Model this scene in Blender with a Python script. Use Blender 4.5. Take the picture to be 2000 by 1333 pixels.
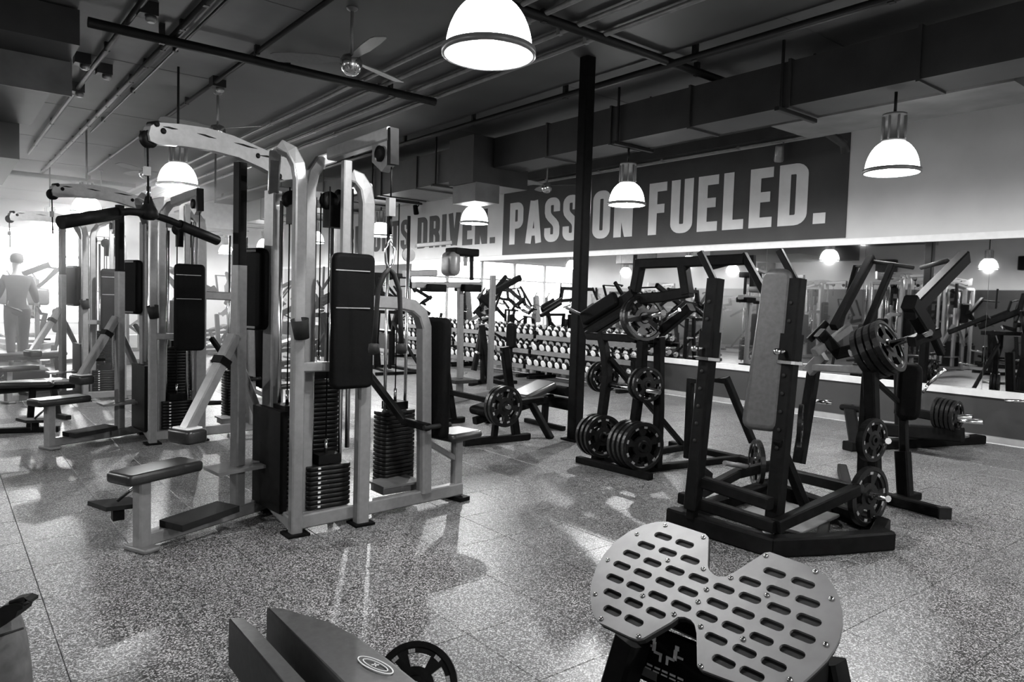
import bpy, bmesh, math, random
from mathutils import Vector, Matrix
random.seed(7)
for o in list(bpy.data.objects): bpy.data.objects.remove(o)
scene = bpy.context.scene
C = scene.collection
V = Vector

# ------------------------------------------------------------------ camera
PX, PY = 1000.0, 666.5
def _cd(x, y, f): return V((x-PX, y-PY, f))
V1, V2 = (-127, 555.0), (2785, 643.0)          # vanishing points of the room's Y and X directions
FL = math.sqrt(-((V1[0]-PX)*(V2[0]-PX)+(V1[1]-PY)*(V2[1]-PY)))
RX = _cd(*V2, FL).normalized(); RY = _cd(*V1, FL).normalized()
RZ = RX.cross(RY).normalized()
if RZ.y > 0: RZ = -RZ
EYE = V((0, 0, 1.5))
def w_of(c): return V((RX.dot(c), RY.dot(c), RZ.dot(c)))
cam_data = bpy.data.cameras.new('camera'); cam = bpy.data.objects.new('camera', cam_data); C.objects.link(cam)
cam_data.sensor_width = 36; cam_data.lens = FL/2000*36; cam_data.clip_start = 0.05; cam_data.clip_end = 200
r, u, b = w_of(V((1,0,0))), w_of(V((0,-1,0))), w_of(V((0,0,-1)))
cam.matrix_world = Matrix(((r.x,u.x,b.x,EYE.x),(r.y,u.y,b.y,EYE.y),(r.z,u.z,b.z,EYE.z),(0,0,0,1)))
scene.camera = cam
# ------------------------------------------------------------------ world, exposure
world = bpy.data.worlds.new('sky'); scene.world = world; world.use_nodes = True
bg = world.node_tree.nodes['Background']; bg.inputs[0].default_value = (1,1,1,1); bg.inputs[1].default_value = 14.0
vs = scene.view_settings
vs.view_transform = 'Standard'; vs.look = 'None'; vs.gamma = 1; vs.exposure = 0.2; vs.use_curve_mapping = False
LAMP_W, DOME_E = 150, 14.0

# ------------------------------------------------------------------ pixel -> place helpers
def ray(px, py): return w_of(_cd(px, py, FL))
def at(px, py, x=None, y=None, z=None):
    d = ray(px, py)
    if x is not None: t = (x-EYE.x)/d.x
    elif y is not None: t = (y-EYE.y)/d.y
    else: t = (z-EYE.z)/d.z
    return EYE+d*t
def dep(px, py, D): return EYE+ray(px, py)*(D/FL)
def on(px, py, a, b):
    n = V((-(b[1]-a[1]), b[0]-a[0], 0)); d = ray(px, py)
    return EYE+d*(n.dot(V((a[0], a[1], 0))-EYE)/n.dot(d))

# ------------------------------------------------------------------ materials
def nt(name):
    m = bpy.data.materials.new(name); m.use_nodes = True
    return m, m.node_tree.nodes, m.node_tree.links, m.node_tree.nodes['Principled BSDF']
def mat(name, g, rough=0.5, metal=0.0, var=0.15, scale=12, bump=0.0, coat=0.0, spec=.5):
    m, N, L, p = nt(name)
    p.inputs['Roughness'].default_value = rough; p.inputs['Metallic'].default_value = metal
    p.inputs['Coat Weight'].default_value = coat; p.inputs['Specular IOR Level'].default_value = spec
    tc = N.new('ShaderNodeTexCoord'); nz = N.new('ShaderNodeTexNoise'); nz.inputs['Scale'].default_value = scale; nz.inputs['Detail'].default_value = 4
    cr = N.new('ShaderNodeValToRGB')
    a, b = g*(1-var), min(1, g*(1+var))
    cr.color_ramp.elements[0].color = (a,a,a,1); cr.color_ramp.elements[1].color = (b,b,b,1)
    cr.color_ramp.elements[0].position = .3; cr.color_ramp.elements[1].position = .7
    L.new(tc.outputs['Object'], nz.inputs['Vector']); L.new(nz.outputs['Fac'], cr.inputs[0]); L.new(cr.outputs[0], p.inputs['Base Color'])
    if bump:
        bp = N.new('ShaderNodeBump'); bp.inputs['Strength'].default_value = bump; bp.inputs['Distance'].default_value = .01
        L.new(nz.outputs['Fac'], bp.inputs['Height']); L.new(bp.outputs[0], p.inputs['Normal'])
    return m
MT = dict(
 grey=mat('light_grey_paint', .17, .36, .15, .1, 30, coat=.15),
 greyd=mat('mid_grey_paint', .12, .4, .1, .1, 30),
 black=mat('black_paint', .005, .5, .0, .3, 20, spec=.04),
 iron=mat('black_iron', .006, .36, .0, .3, 40, .1, spec=.2),
 vinyl=mat('black_vinyl', .004, .6, 0, .2, 60, .05, spec=.03),
 vinylg=mat('worn_black_vinyl', .014, .36, 0, .2, 60, .05, spec=.35),
 chrome=mat('chrome', .62, .16, 1, .05, 8),
 steel=mat('brushed_steel', .135, .5, .35, .15, 9),
 rubber=mat('rubber', .009, .7, 0, .2, 30, spec=.2),
 pad_lit=mat('lit_black_vinyl', .05, .4, 0, .2, 40, .05, spec=.4),  # black vinyl with lamp light on the pads put into its colour
 conc_dark=mat('dark_painted_ceiling', .03, .55, 0, .4, .9, .25),
 seam=mat('piping', .22, .4),
 plate_mark=mat('worn_plate_lettering', .26, .5),
 mark=mat('white_print', .62, .5),
 duct=mat('dark_painted_duct', .02, .5, .1, .35, 3, .1),
 ductl=mat('grey_sheet_duct', .12, .5, .2, .3, 3, .1),
 pipe=mat('black_pipe', .006, .5, spec=.3),
 pipel=mat('galvanised_conduit', .2, .4, .4),
 conc=mat('concrete_ceiling', .075, .6, 0, .38, .9, .25),
 wall=mat('white_wall_paint', .48, .7, 0, .08, 1.6, .06),
 walld=mat('charcoal_wall_paint', .018, .55, 0, .15, 2.0, .05),
 skirt=mat('concrete_kerb', .3, .7, 0, .15, 6),
 trim=mat('white_trim', .6, .45, 0, .05),
 banner=mat('charcoal_banner', .03, .7, 0, .2, 2.2, .03),
 bannerw=mat('pale_banner', .52, .7, 0, .06, 2.2),
 letter=mat('pale_letter', .55, .7, 0, .06, 5),
 letterd=mat('dark_letter', .055, .7, 0, .1, 5),
 bag=mat('grey_canvas', .075, .9, 0, .4, 14, .3),
 skin=mat('skin', .3, .5), shirt=mat('silhouette_cloth', .03, .8), ground=mat('paving', .3, .8, 0, .2, 2), leaf=mat('leaf', .1, .6, 0, .5, 8),
 white=mat('white_enamel', .6, .4),
)
def mirror_mat():
    m, N, L, p = nt('mirror_glass'); p.inputs['Base Color'].default_value = (.80,.80,.80,1); p.inputs['Metallic'].default_value = 1; p.inputs['Roughness'].default_value = .015; return m
MT['mirror'] = mirror_mat()
def glass_mat():
    m, N, L, p = nt('window_glass'); tr = N.new('ShaderNodeBsdfTransparent'); mx = N.new('ShaderNodeMixShader'); mx.inputs[0].default_value = .08
    gl = N.new('ShaderNodeBsdfGlossy'); gl.inputs['Roughness'].default_value = .05
    L.new(tr.outputs[0], mx.inputs[1]); L.new(gl.outputs[0], mx.inputs[2]); L.new(mx.outputs[0], N['Material Output'].inputs[0]); return m
MT['glass'] = glass_mat()
def lamp_mat():
    m, N, L, p = nt('lit_acrylic'); p.inputs['Base Color'].default_value = (.8,.8,.8,1); p.inputs['Roughness'].default_value = .3
    p.inputs['Emission Color'].default_value = (1,1,1,1); p.inputs['Emission Strength'].default_value = DOME_E; return m
MT['lamp'] = lamp_mat()
def glare_mat():
    m, N, L, p = nt('veil_glare'); N.remove(p); v = N.new('ShaderNodeVolumeScatter'); v.inputs['Density'].default_value = .04; v.inputs['Anisotropy'].default_value = .75  # thin scatter that imitates veiling lens glare
    L.new(v.outputs[0], N['Material Output'].inputs['Volume']); return m
MT['veil_glare'] = glare_mat()
def floor_mat():
    m, N, L, p = nt('speckled_rubber_tile'); p.inputs['Roughness'].default_value = .36
    tc = N.new('ShaderNodeNewGeometry')
    vo = N.new('ShaderNodeTexVoronoi'); vo.inputs['Scale'].default_value = 170
    n1 = N.new('ShaderNodeTexNoise'); n1.inputs['Scale'].default_value = 150; n1.inputs['Detail'].default_value = 3
    n2 = N.new('ShaderNodeTexNoise'); n2.inputs['Scale'].default_value = .8; n2.inputs['Detail'].default_value = 5
    cr = N.new('ShaderNodeValToRGB'); e = cr.color_ramp.elements
    e[0].position = .40; e[0].color = (.02,.02,.02,1); e[1].position = .78; e[1].color = (.62,.62,.62,1)
    k = e.new(.55); k.color = (.083,.083,.083,1)
    mul = N.new('ShaderNodeMix'); mul.data_type = 'RGBA'; mul.blend_type = 'MULTIPLY'; mul.inputs[0].default_value = .6
    c2 = N.new('ShaderNodeValToRGB'); c2.color_ramp.elements[0].position = .3; c2.color_ramp.elements[0].color = (.45,.45,.45,1); c2.color_ramp.elements[1].position = .65
    add = N.new('ShaderNodeMath'); add.operation = 'MULTIPLY_ADD'; add.inputs[1].default_value = .45
    L.new(tc.outputs['Position'], vo.inputs['Vector']); L.new(tc.outputs['Position'], n1.inputs['Vector']); L.new(tc.outputs['Position'], n2.inputs['Vector'])
    sx = N.new('ShaderNodeSeparateColor'); L.new(vo.outputs['Color'], sx.inputs[0])
    sc = N.new('ShaderNodeMath'); sc.operation = 'MULTIPLY'; sc.inputs[1].default_value = .6; L.new(n1.outputs['Fac'], sc.inputs[0])
    L.new(sx.outputs[0], add.inputs[0]); L.new(sc.outputs[0], add.inputs[2])
    L.new(add.outputs[0], cr.inputs[0]); L.new(n2.outputs['Fac'], c2.inputs[0])
    L.new(cr.outputs[0], mul.inputs[6]); L.new(c2.outputs[0], mul.inputs[7]); L.new(mul.outputs[2], p.inputs['Base Color'])
    bp = N.new('ShaderNodeBump'); bp.inputs['Strength'].default_value = .25; bp.inputs['Distance'].default_value = .004
    L.new(n1.outputs['Fac'], bp.inputs['Height']); L.new(bp.outputs[0], p.inputs['Normal'])
    return m
MT['floor'] = floor_mat()

# ------------------------------------------------------------------ mesh builder
class MB:
    def __init__(s): s.v = []; s.f = []; s.sm = []
    def add(s, vs_, fs, smooth=False):
        o = len(s.v); s.v += [V(q) for q in vs_]
        for f in fs: s.f.append([i+o for i in f]); s.sm.append(smooth)
        return s
    def box(s, c, size, ax=None):
        c = V(c); X, Y, Z = ax or (V((1,0,0)), V((0,1,0)), V((0,0,1))); h = [q/2 for q in size]
        vs_ = [c+X*(i*h[0])+Y*(j*h[1])+Z*(k*h[2]) for i in (-1,1) for j in (-1,1) for k in (-1,1)]
        return s.add(vs_, [(0,1,3,2),(4,6,7,5),(0,4,5,1),(2,3,7,6),(0,2,6,4),(1,5,7,3)])
    def bx(s, x0, x1, y0, y1, z0, z1): return s.box(((x0+x1)/2,(y0+y1)/2,(z0+z1)/2), (x1-x0,y1-y0,z1-z0))
    def loft(s, rings, cap=True, smooth=False, closed=False):
        n = len(rings[0]); o = len(s.v)
        for r_ in rings: s.v += [V(q) for q in r_]
        m = len(rings)
        for i in range(m if closed else m-1):
            for j in range(n):
                a, b_, c_, d_ = i*n+j, i*n+(j+1) % n, ((i+1) % m)*n+(j+1) % n, ((i+1) % m)*n+j
                s.f.append([o+a,o+b_,o+c_,o+d_]); s.sm.append(smooth)
        if cap and not closed:
            s.f.append([o+j for j in range(n)][::-1]); s.sm.append(False)
            s.f.append([o+(m-1)*n+j for j in range(n)]); s.sm.append(False)
        return s
    def sweep(s, pts, w, h, ref=None, ch=.12):
        pts = [V(q) for q in pts]; n = len(pts)
        t0 = (pts[1]-pts[0]).normalized()
        ref = V(ref).normalized() if ref is not None else (V((0,0,1)) if abs(t0.z) < .9 else V((0,1,0)))
        rings = []
        for i, q in enumerate(pts):
            ta = (pts[i]-pts[i-1]).normalized() if i > 0 else None
            tb = (pts[i+1]-pts[i]).normalized() if i < n-1 else None
            t = (ta+tb).normalized() if ta and tb else (ta or tb)
            k = 1.0
            if ta and tb: k = 1/max(.4, t.dot(tb))
            side = ref.cross(t)
            if side.length < 1e-4: side = V((1,0,0)).cross(t)
            side.normalize(); up = t.cross(side).normalized()
            if ta and tb:
                bend = (tb-ta); 
                if bend.length > 1e-4:
                    bend.normalize(); ku = 1+(k-1)*abs(bend.dot(up)); ks = 1+(k-1)*abs(bend.dot(side))
                else: ku = ks = 1
            else: ku = ks = 1
            c = ch*min(w, h); a, b_ = w/2, h/2
            prof = [(-a+c,-b_),(a-c,-b_),(a,-b_+c),(a,b_-c),(a-c,b_),(-a+c,b_),(-a,b_-c),(-a,-b_+c)]
            rings.append([q+side*(x*ks)+up*(y*ku) for x, y in prof])
        return s.loft(rings)
    def tube(s, pts, r, n=10, r2=None):
        pts = [V(q) for q in pts]; rings = []; m = len(pts)
        t0 = (pts[1]-pts[0]).normalized(); ref = V((0,0,1)) if abs(t0.z) < .9 else V((0,1,0))
        for i, q in enumerate(pts):
            t = (pts[min(i+1,m-1)]-pts[max(i-1,0)]).normalized()
            side = ref.cross(t)
            if side.length < 1e-3: side = V((1,0,0)).cross(t)
            side.normalize(); up = t.cross(side)
            rr = r+(r2-r)*i/(m-1) if r2 is not None else r
            rings.append([q+side*(rr*math.cos(2*math.pi*k/n))+up*(rr*math.sin(2*math.pi*k/n)) for k in range(n)])
        return s.loft(rings, True, True)
    def lathe(s, c, axis, prof, n=24, smooth=True, closed=False):
        c = V(c); t = V(axis).normalized(); ref = V((0,0,1)) if abs(t.z) < .9 else V((0,1,0))
        side = ref.cross(t).normalized(); up = t.cross(side)
        rings = [[c+t*z+side*(max(r_,1e-4)*math.cos(2*math.pi*k/n))+up*(max(r_,1e-4)*math.sin(2*math.pi*k/n)) for k in range(n)] for r_, z in prof]
        return s.loft(rings, not closed, smooth, closed)
    def prism(s, poly, off):
        off = V(off); n = len(poly); a = [V(q)-off/2 for q in poly]; b_ = [V(q)+off/2 for q in poly]
        return s.loft([a, b_])
    def pad(s, c, size, ax=None, r=.03, n=3):
        # upholstered pad: rounded box, smooth
        c = V(c); X, Y, Z = ax or (V((1,0,0)), V((0,1,0)), V((0,0,1))); hx, hy, hz = [q/2 for q in size]; r = min(r, hz*.98, hx*.9, hy*.9)
        def outline(ins, rr):
            out = []
            for cx, cy, a0 in ((1,1,0),(-1,1,90),(-1,-1,180),(1,-1,270)):
                for k in range(n+1):
                    a = math.radians(a0+90*k/n)
                    out.append(((hx-ins-rr)*cx+rr*math.cos(a), (hy-ins-rr)*cy+rr*math.sin(a)))
            return out
        rings = []
        R0 = min(max(r*1.6, .02), hx*.9, hy*.9)
        for k in range(n+1):
            a = math.pi/2*k/n; ins = r*(1-math.sin(a)); z = -hz+r*(1-math.cos(a))
            rings.append([c+X*x+Y*y+Z*z for x, y in outline(ins, max(R0-ins, .004))])
        for k in range(n, -1, -1):
            a = math.pi/2*k/n; ins = r*(1-math.sin(a)); z = hz-r*(1-math.cos(a))
            rings.append([c+X*x+Y*y+Z*z for x, y in outline(ins, max(R0-ins, .004))])
        return s.loft(rings, True, True)
    def strip(s, pts, w, to3, closed=False, dz=.01):
        # flat stroke of width w along 2-D points, mitred, with thickness
        n = len(pts); L_, R_ = [], []
        for i in range(n):
            p = V((*pts[i],0)); a = V((*pts[i-1],0)) if (i > 0 or closed) else None; c = V((*pts[(i+1) % n],0)) if (i < n-1 or closed) else None
            ta = (p-a).normalized() if a is not None else None; tb = (c-p).normalized() if c is not None else None
            t = ((ta+tb).normalized() if ta is not None and tb is not None else (ta if ta is not None else tb))
            k = 1/max(.5, t.dot(tb if tb is not None else ta)); nn = V((-t.y, t.x, 0))*(w/2*k)
            L_.append(p+nn); R_.append(p-nn)
        rings = []
        for a, b_ in zip(L_, R_):
            rings.append([to3(a.x,a.y,0), to3(b_.x,b_.y,0), to3(b_.x,b_.y,dz), to3(a.x,a.y,dz)])
        return s.loft(rings, True, False, closed)
    def build(s, name, m, parent=None, auto=True):
        off = V(parent.location) if parent is not None and parent.type == 'EMPTY' else V((0,0,0))
        if parent is not None and parent.type == 'MESH':
            q = parent
            while q is not None: off += V(q.location); q = q.parent
        me = bpy.data.meshes.new(name); me.from_pydata([tuple(q-off) for q in s.v], [], s.f)
        me.polygons.foreach_set('use_smooth', s.sm)
        bm = bmesh.new(); bm.from_mesh(me); bmesh.ops.recalc_face_normals(bm, faces=bm.faces); bm.to_mesh(me); bm.free()
        for x in (m if isinstance(m, (list, tuple)) else [m]): me.materials.append(MT[x])
        o = bpy.data.objects.new(name, me); C.objects.link(o)
        if parent is not None: o.parent = parent
        return o
def tag(o, label=None, cat=None, group=None, kind=None):
    if label: o['label'] = label
    if cat: o['category'] = cat
    if group: o['group'] = group
    if kind: o['kind'] = kind
    return o
def thing(name, loc, label, cat, group=None):
    o = bpy.data.objects.new(name, None); C.objects.link(o); o.location = loc; o.empty_display_size = .1
    return tag(o, label, cat, group)
def copy_tree(o, parent=None):
    c = o.copy(); C.objects.link(c); c.parent = parent
    for ch in list(o.children): copy_tree(ch, c)
    return c
def place(src, loc, rz=0, label=None, group=None):
    c = copy_tree(src); c.location = loc; c.rotation_euler = (0,0,rz)
    if label: c['label'] = label
    if group: c['group'] = group
    return c
def struct(name, mb, m, label=None):
    o = mb.build(name, m); o['kind'] = 'structure'
    if label: o['label'] = label
    return o
def S(name, root, m, pts, w, h=None, ref=None): return MB().sweep(pts, w, h or w, ref).build(name, m, root)
def T(name, root, m, pts, r, n=8): return MB().tube(pts, r, n).build(name, m, root)
def B(name, root, m, c, size, ax=None): return MB().box(c, size, ax).build(name, m, root)
def PD(name, root, m, c, size, ax=None, r=.03): return MB().pad(c, size, ax, r).build(name, m, root)
def axes(d, up=(0,0,1)):
    d = V(d).normalized(); up = V(up); s_ = up.cross(d).normalized(); return (d, s_, d.cross(s_))
def lerp(a, b, t): return V(a)+(V(b)-V(a))*t

# ================================================================== ROOM
XW, YB, XL, YF, ZC = 9.9, 27.0, -6.0, -4.0, 4.15
floor = struct('floor', MB().bx(XL, XW, YF, YB, -.12, -.012), 'floor')
TS, TX0, TY0 = .49, 1.86-.49*40, 2.10-.49*40
cells = []
for i in range(110):
    for j in range(110):
        x, y = TX0+i*TS, TY0+j*TS
        if XL <= x and x+TS <= XW and YF <= y and y+TS <= YB: cells.append((x, y))
def vis(x, y):
    d = V((x+TS/2, y+TS/2, 0))-EYE; c = V((RX.x*d.x+RY.x*d.y+RZ.x*d.z, RX.y*d.x+RY.y*d.y+RZ.y*d.z, RX.z*d.x+RY.z*d.y+RZ.z*d.z))
    if c.z < 1: return None
    if -80 < PX+FL*c.x/c.z < 2080 and PY+FL*c.y/c.z < 1450: return c.z
    return None
near = sorted([q for q in cells if vis(*q)], key=lambda q: vis(*q))[:300]; ns = set(near)
g = .0011; tm = MB(); c0 = .0022
def tile_into(mb, x, y):
    a, b_ = g, TS-g
    bot = [(x+a,y+a,-.014),(x+b_,y+a,-.014),(x+b_,y+b_,-.014),(x+a,y+b_,-.014)]
    mid = [(p[0],p[1],-.003) for p in bot]
    top = [(x+a+c0,y+a+c0,0),(x+b_-c0,y+a+c0,0),(x+b_-c0,y+b_-c0,0),(x+a+c0,y+b_-c0,0)]
    mb.loft([bot, mid, top])
tile_into(tm, 0, 0); t0 = tm.build('floor_tile', 'floor', floor); t0.location = (*near[0], 0)
for q in near[1:]:
    t = t0.copy(); C.objects.link(t); t.parent = floor; t.location = (*q, 0)
rest = MB()
for q in cells:
    if q not in ns: tile_into(rest, *q)
ro = rest.build('floor_tiles_beyond', 'floor', floor); ro['kind'] = 'stuff'
# perimeter fill strip under the cut tiles is the floor slab itself
ceil = struct('ceiling', MB().bx(XL, XW, YF, YB, ZC, ZC+.2), 'conc')
# shutter-board ribs left in the cast slab
for k in range(10):
    y = -2+k*2.9
    MB().bx(XL, XW, y-.006, y+.006, ZC-.004, ZC+.01).build('slab_joint', 'conc', ceil)
MB().bx(2.8, 5.98, YF, 22, ZC-.03, ZC-.001).build('painted_bay', 'conc_dark', ceil)
wl = struct('wall_left', MB().bx(XL-.2, XL, YF, YB, 0, ZC), 'wall')
MB().bx(XL, XL+.04, YF, YB, 0, 2.3).build('lower_wall_panel', 'walld', wl)  # dark panel added on the unseen wall to darken the lower mirror image
struct('wall_front', MB().bx(XL, XW, YF-.2, YF, 0, ZC), 'wall')
wr = struct('wall_right', MB().bx(XW, XW+.2, YF, YB, 0, ZC), 'wall')
MB().bx(XW-.05, XW, YF, YB, .0, .53).build('lower_wall_panel', 'walld', wr)
MB().bx(XW-.09, XW, YF, YB, .53, .61).build('mirror_ledge', 'trim', wr)
MB().bx(XW-.05, XW, YF, YB, 2.415, 2.50).build('mirror_head_trim', 'trim', wr)
struct('baseboard_right', MB().bx(XW-.12, XW-.05, YF, YB, 0, .07), 'skirt')
struct('trim_1', MB().bx(XW-.35, XW, YF, YB, 3.99, ZC), 'duct', 'dark beam along the top of the mirror wall')
pm = None
y = 0.3
while y < 25:
    c = pm.copy() if pm else None
    if c is None: c = pm = MB().bx(XW-.02, XW-.002, 0, 1.49, .61, 2.415).build('mirror_panel', 'mirror', wr)
    else: C.objects.link(c); c.parent = wr
    c.location = (0, y, 0); y += 1.494
# back wall with tall windows
bw = MB(); WX0, WX1, WZ0, WZ1 = -5.6, 3.9, .35, 3.35
bw.bx(XL, WX0, YB, YB+.25, 0, ZC); bw.bx(WX1, XW, YB, YB+.25, 0, ZC); bw.bx(WX0, WX1, YB, YB+.25, 0, WZ0); bw.bx(WX0, WX1, YB, YB+.25, WZ1, ZC)
struct('wall_back', bw, 'wall')
nw = 5; ww = (WX1-WX0)/nw
for i in range(nw):
    x0 = WX0+i*ww; fr = MB()
    for a, b_ in ((x0, x0+.07), (x0+ww-.07, x0+ww)): fr.bx(a, b_, YB+.02, YB+.14, WZ0, WZ1)
    fr.bx(x0+.07, x0+ww-.07, YB+.02, YB+.14, WZ0, WZ0+.07); fr.bx(x0+.07, x0+ww-.07, YB+.02, YB+.14, WZ1-.07, WZ1)
    wo = struct('window_%d' % (i+1), fr, 'greyd', 'tall window in the back wall')
    MB().bx(x0+.07, x0+ww-.07, YB+.03, YB+.13, 2.45, 2.52).build('transom', 'greyd', wo)
    for z0, z1 in ((WZ0+.07, 2.45), (2.52, WZ1-.07)): MB().bx(x0+.07, x0+ww-.07, YB+.07, YB+.078, z0, z1).build('pane', 'glass', wo)
tag(MB().bx(-30, 30, YB+.3, 70, -.2, -.05).build('street_paving', 'ground'), 'pale paving outside the back windows', 'pavement')['kind'] = 'structure'

# added scattering volume, stands in for lens glare before the bright windows
hz = struct('glare_volume', MB().bx(XL+.01, 4.4, 8.9, YB-.01, .01, ZC-.01), 'veil_glare')
# column
cx, cy = 5.48, 5.73
col = thing('steel_column', (cx, cy, 0), 'black square steel column standing before the dumbbell racks', 'column')
S('shaft', col, 'black', [(cx,cy,.02),(cx,cy,ZC-.02)], .135, ref=(0,1,0)); B('base_plate', col, 'black', (cx,cy,.01), (.22,.22,.02)); B('cap_plate', col, 'black', (cx,cy,ZC-.01), (.26,.26,.02))

# ------------------------------------------------------------------ banners
def arc(cx, cy, r_, a0, a1, n=5): return [(cx+r_*math.cos(math.radians(a0+(a1-a0)*i/n)), cy+r_*math.sin(math.radians(a0+(a1-a0)*i/n))) for i in range(n+1)]
def LET(ch):
    h, w, c = .085, .42, .10; L, R_, Bm, Tp = h, w-h, h, 1-h
    D = {
     'P': (w, [[(L,0),(L,1)], [(L,Tp)]+arc(R_-c,Tp-c,c,90,0)+arc(R_-c,.46+c,c,0,-90)+[(L,.46)]]),
     'R': (w, [[(L,0),(L,1)], [(L,Tp)]+arc(R_-c,Tp-c,c,90,0)+arc(R_-c,.51+c,c,0,-90)+[(L,.51)], [(L+.1,.5),(R_-.05,.46),(R_,.34),(R_,0)]]),
     'A': (w+.04, [[(.075,0),(.205,.99)], [(w+.04-.075,0),(w+.04-.205,.99)], [(.12,.26),(w-.08,.26)]]),
     'S': (w, [[(R_,.68)]+arc(R_-c,Tp-c,c,0,90)+arc(L+c,Tp-c,c,90,180)+[(L,.68),(L+.02,.61),(L+.07,.55),(R_-.07,.45),(R_-.02,.39),(R_,.32)]+arc(R_-c,Bm+c,c,0,-90)+arc(L+c,Bm+c,c,-90,-180)+[(L,.32)]]),
     'I': (2*h, [[(h,0),(h,1)]]),
     'O': (w, 'O'), 'D': (w, [[(L,0),(L,1)], [(L,Tp)]+arc(R_-c,Tp-c,c,90,0)+arc(R_-c,Bm+c,c,0,-90)+[(L,Bm)]]),
     'N': (w, [[(L,0),(L,1)], [(R_,0),(R_,1)], [(L+.01,.97),(R_-.01,.03)]]),
     'F': (.36, [[(L,0),(L,1)], [(L,Tp),(.36,Tp)], [(L,.5),(.32,.5)]]),
     'E': (.36, [[(L,0),(L,1)], [(L,Tp),(.36,Tp)], [(L,.51),(.32,.51)], [(L,Bm),(.36,Bm)]]),
     'L': (.35, [[(L,0),(L,1)], [(L,Bm),(.35,Bm)]]),
     'T': (.38, [[(.19,0),(.19,1)], [(0,Tp),(.38,Tp)]]),
     'U': (w, [[(L,1)]+arc(L+c,Bm+c,c,180,270)+arc(R_-c,Bm+c,c,270,360)+[(R_,1)]]),
     'V': (w+.02, [[(.075,1),(.19,.02)], [(w+.02-.075,1),(w+.02-.19,.02)]]),
     '.': (2*h, [[(0,h),(2*h,h)]]), ' ': (.16, [])}
    if ch == 'O': return (w, [('c', arc(L+c,Tp-c,c,180,90)+arc(R_-c,Tp-c,c,90,0)+arc(R_-c,Bm+c,c,0,-90)+arc(L+c,Bm+c,c,270,180))])
    return D[ch]
def banner(txt, y_left, y_right, z0, z1, ty0, ty1, tz0, tz1, mb_, ml, label, x=XW-.012):
    o = thing('wall_banner', (x, (y_left+y_right)/2, z0), label, 'banner')
    MB().bx(x, XW-.001, y_right, y_left, z0, z1).build('sheet', mb_, o)
    gap = .09; tot = sum(LET(k)[0] for k in txt)+gap*(len(txt)-1); k = (ty0-ty1)/tot; H = tz1-tz0; p = 0
    for ch in txt:
        w, st = LET(ch)
        if st:
            mb = MB(); y0 = ty0-p*k
            to3 = lambda a, b_, d: V((x-.002-d, y0-a*k, tz0+b_*H))
            for s_ in st:
                if s_[0] == 'c': mb.strip(s_[1], .17, to3, True, .004)
                else: mb.strip(s_, .17, to3, False, .004+.0008*st.index(s_))
            mb.build('letter', ml, o)
        p += w+gap
    return o
banner('PASSION FUELED.', 12.86, 5.08, 2.52, 3.965, 12.62, 5.38, 2.74, 3.64, 'banner', 'letter', 'charcoal wall banner with pale letters reading PASSION FUELED.')
banner('RESULTS DRIVEN.', 22.3, 12.87, 2.52, 3.965, 20.7, 13.15, 2.80, 3.60, 'bannerw', 'letterd', 'pale wall banner with dark letters reading RESULTS DRIVEN.')

# ------------------------------------------------------------------ ceiling services
def duct_run(name, label, x0, x1, y0, y1, z0, z1, m, hang, parts=()):
    o = thing(name, ((x0+x1)/2, y0, z0), label, 'duct')
    MB().bx(x0, x1, y0, y1, z0, z1).build('duct_body', m, o)
    for y in hang:
        for x in (x0-.03, x1+.03): MB().sweep([(x,y,z0-.04),(x,y,ZC)], .025, .025).build('hanger_rod', 'pipe', o)
        MB().sweep([(x0-.1,y,z0-.025),(x1+.1,y,z0-.025)], .05, .04).build('support_bar', 'pipe', o)
    n = int((y1-y0)/1.2)
    for i in range(1, n):
        y = y0+(y1-y0)*i/n
        MB().bx(x0-.02, x1+.02, y-.015, y+.015, z0-.02, z1+.02).build('flange', m, o)
    return o
d1 = duct_run('air_duct', 'long dark rectangular air duct hung above the pendants beside the banner wall', 6.6, 7.12, -2, 8.86, 3.5, 3.94, 'duct', (1.9, 4.1, 6.3))
d2 = duct_run('air_duct', 'deeper dark rectangular air duct continuing beyond the square drop', 6.45, 7.4, 9.58, 26, 3.38, 3.9, 'duct', (10.2, 12.4, 14.6, 17))
o = thing('duct_drop', (6.9, 9.4, 3.0), 'square dark duct drop with an outlet box hanging over a pendant lamp', 'duct')
MB().bx(6.25, 7.3, 8.9, 9.54, 3.25, 3.95).build('drop_body', 'duct', o); MB().bx(6.3, 6.75, 8.9, 9.5, 2.98, 3.26).build('outlet_box', 'ductl', o)
o = thing('duct_branch', (7.4, 3, 3.55), 'short side branch of sheet duct with grey underside beside the banner', 'duct')
MB().bx(7.2, 8.0, 2.3, 4.6, 3.5, 3.72).build('branch_body', 'ductl', o); MB().tube([(7.9,4.4,3.56),(8.6,4.5,3.52),(8.65,4.5,3.42)], .05).build('spout', 'duct', o)
dl = thing('air_duct', (0, 9, 3.8), 'stepped black air ducts hung over the cable machines', 'duct')
MB().bx(-2.6, 1.10, 8.1, 8.75, 3.8, ZC-.02).build('duct_body', 'duct', dl); MB().bx(-2.6, .95, 8.8, 10.9, 3.5, 3.9).build('duct_body', 'duct', dl); MB().bx(-2.6, .84, 11, 14, 3.08, 3.66).build('duct_body', 'duct', dl)
MB().bx(-2.6, 1.12, 8.76, 8.79, 3.46, 3.96).build('flange', 'ductl', dl)
q = dep(420,425,13.5); o = thing('air_handler', (q.x,q.y,q.z-.3), 'pale sheet-metal duct box beyond the cable machine post', 'duct')
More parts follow.
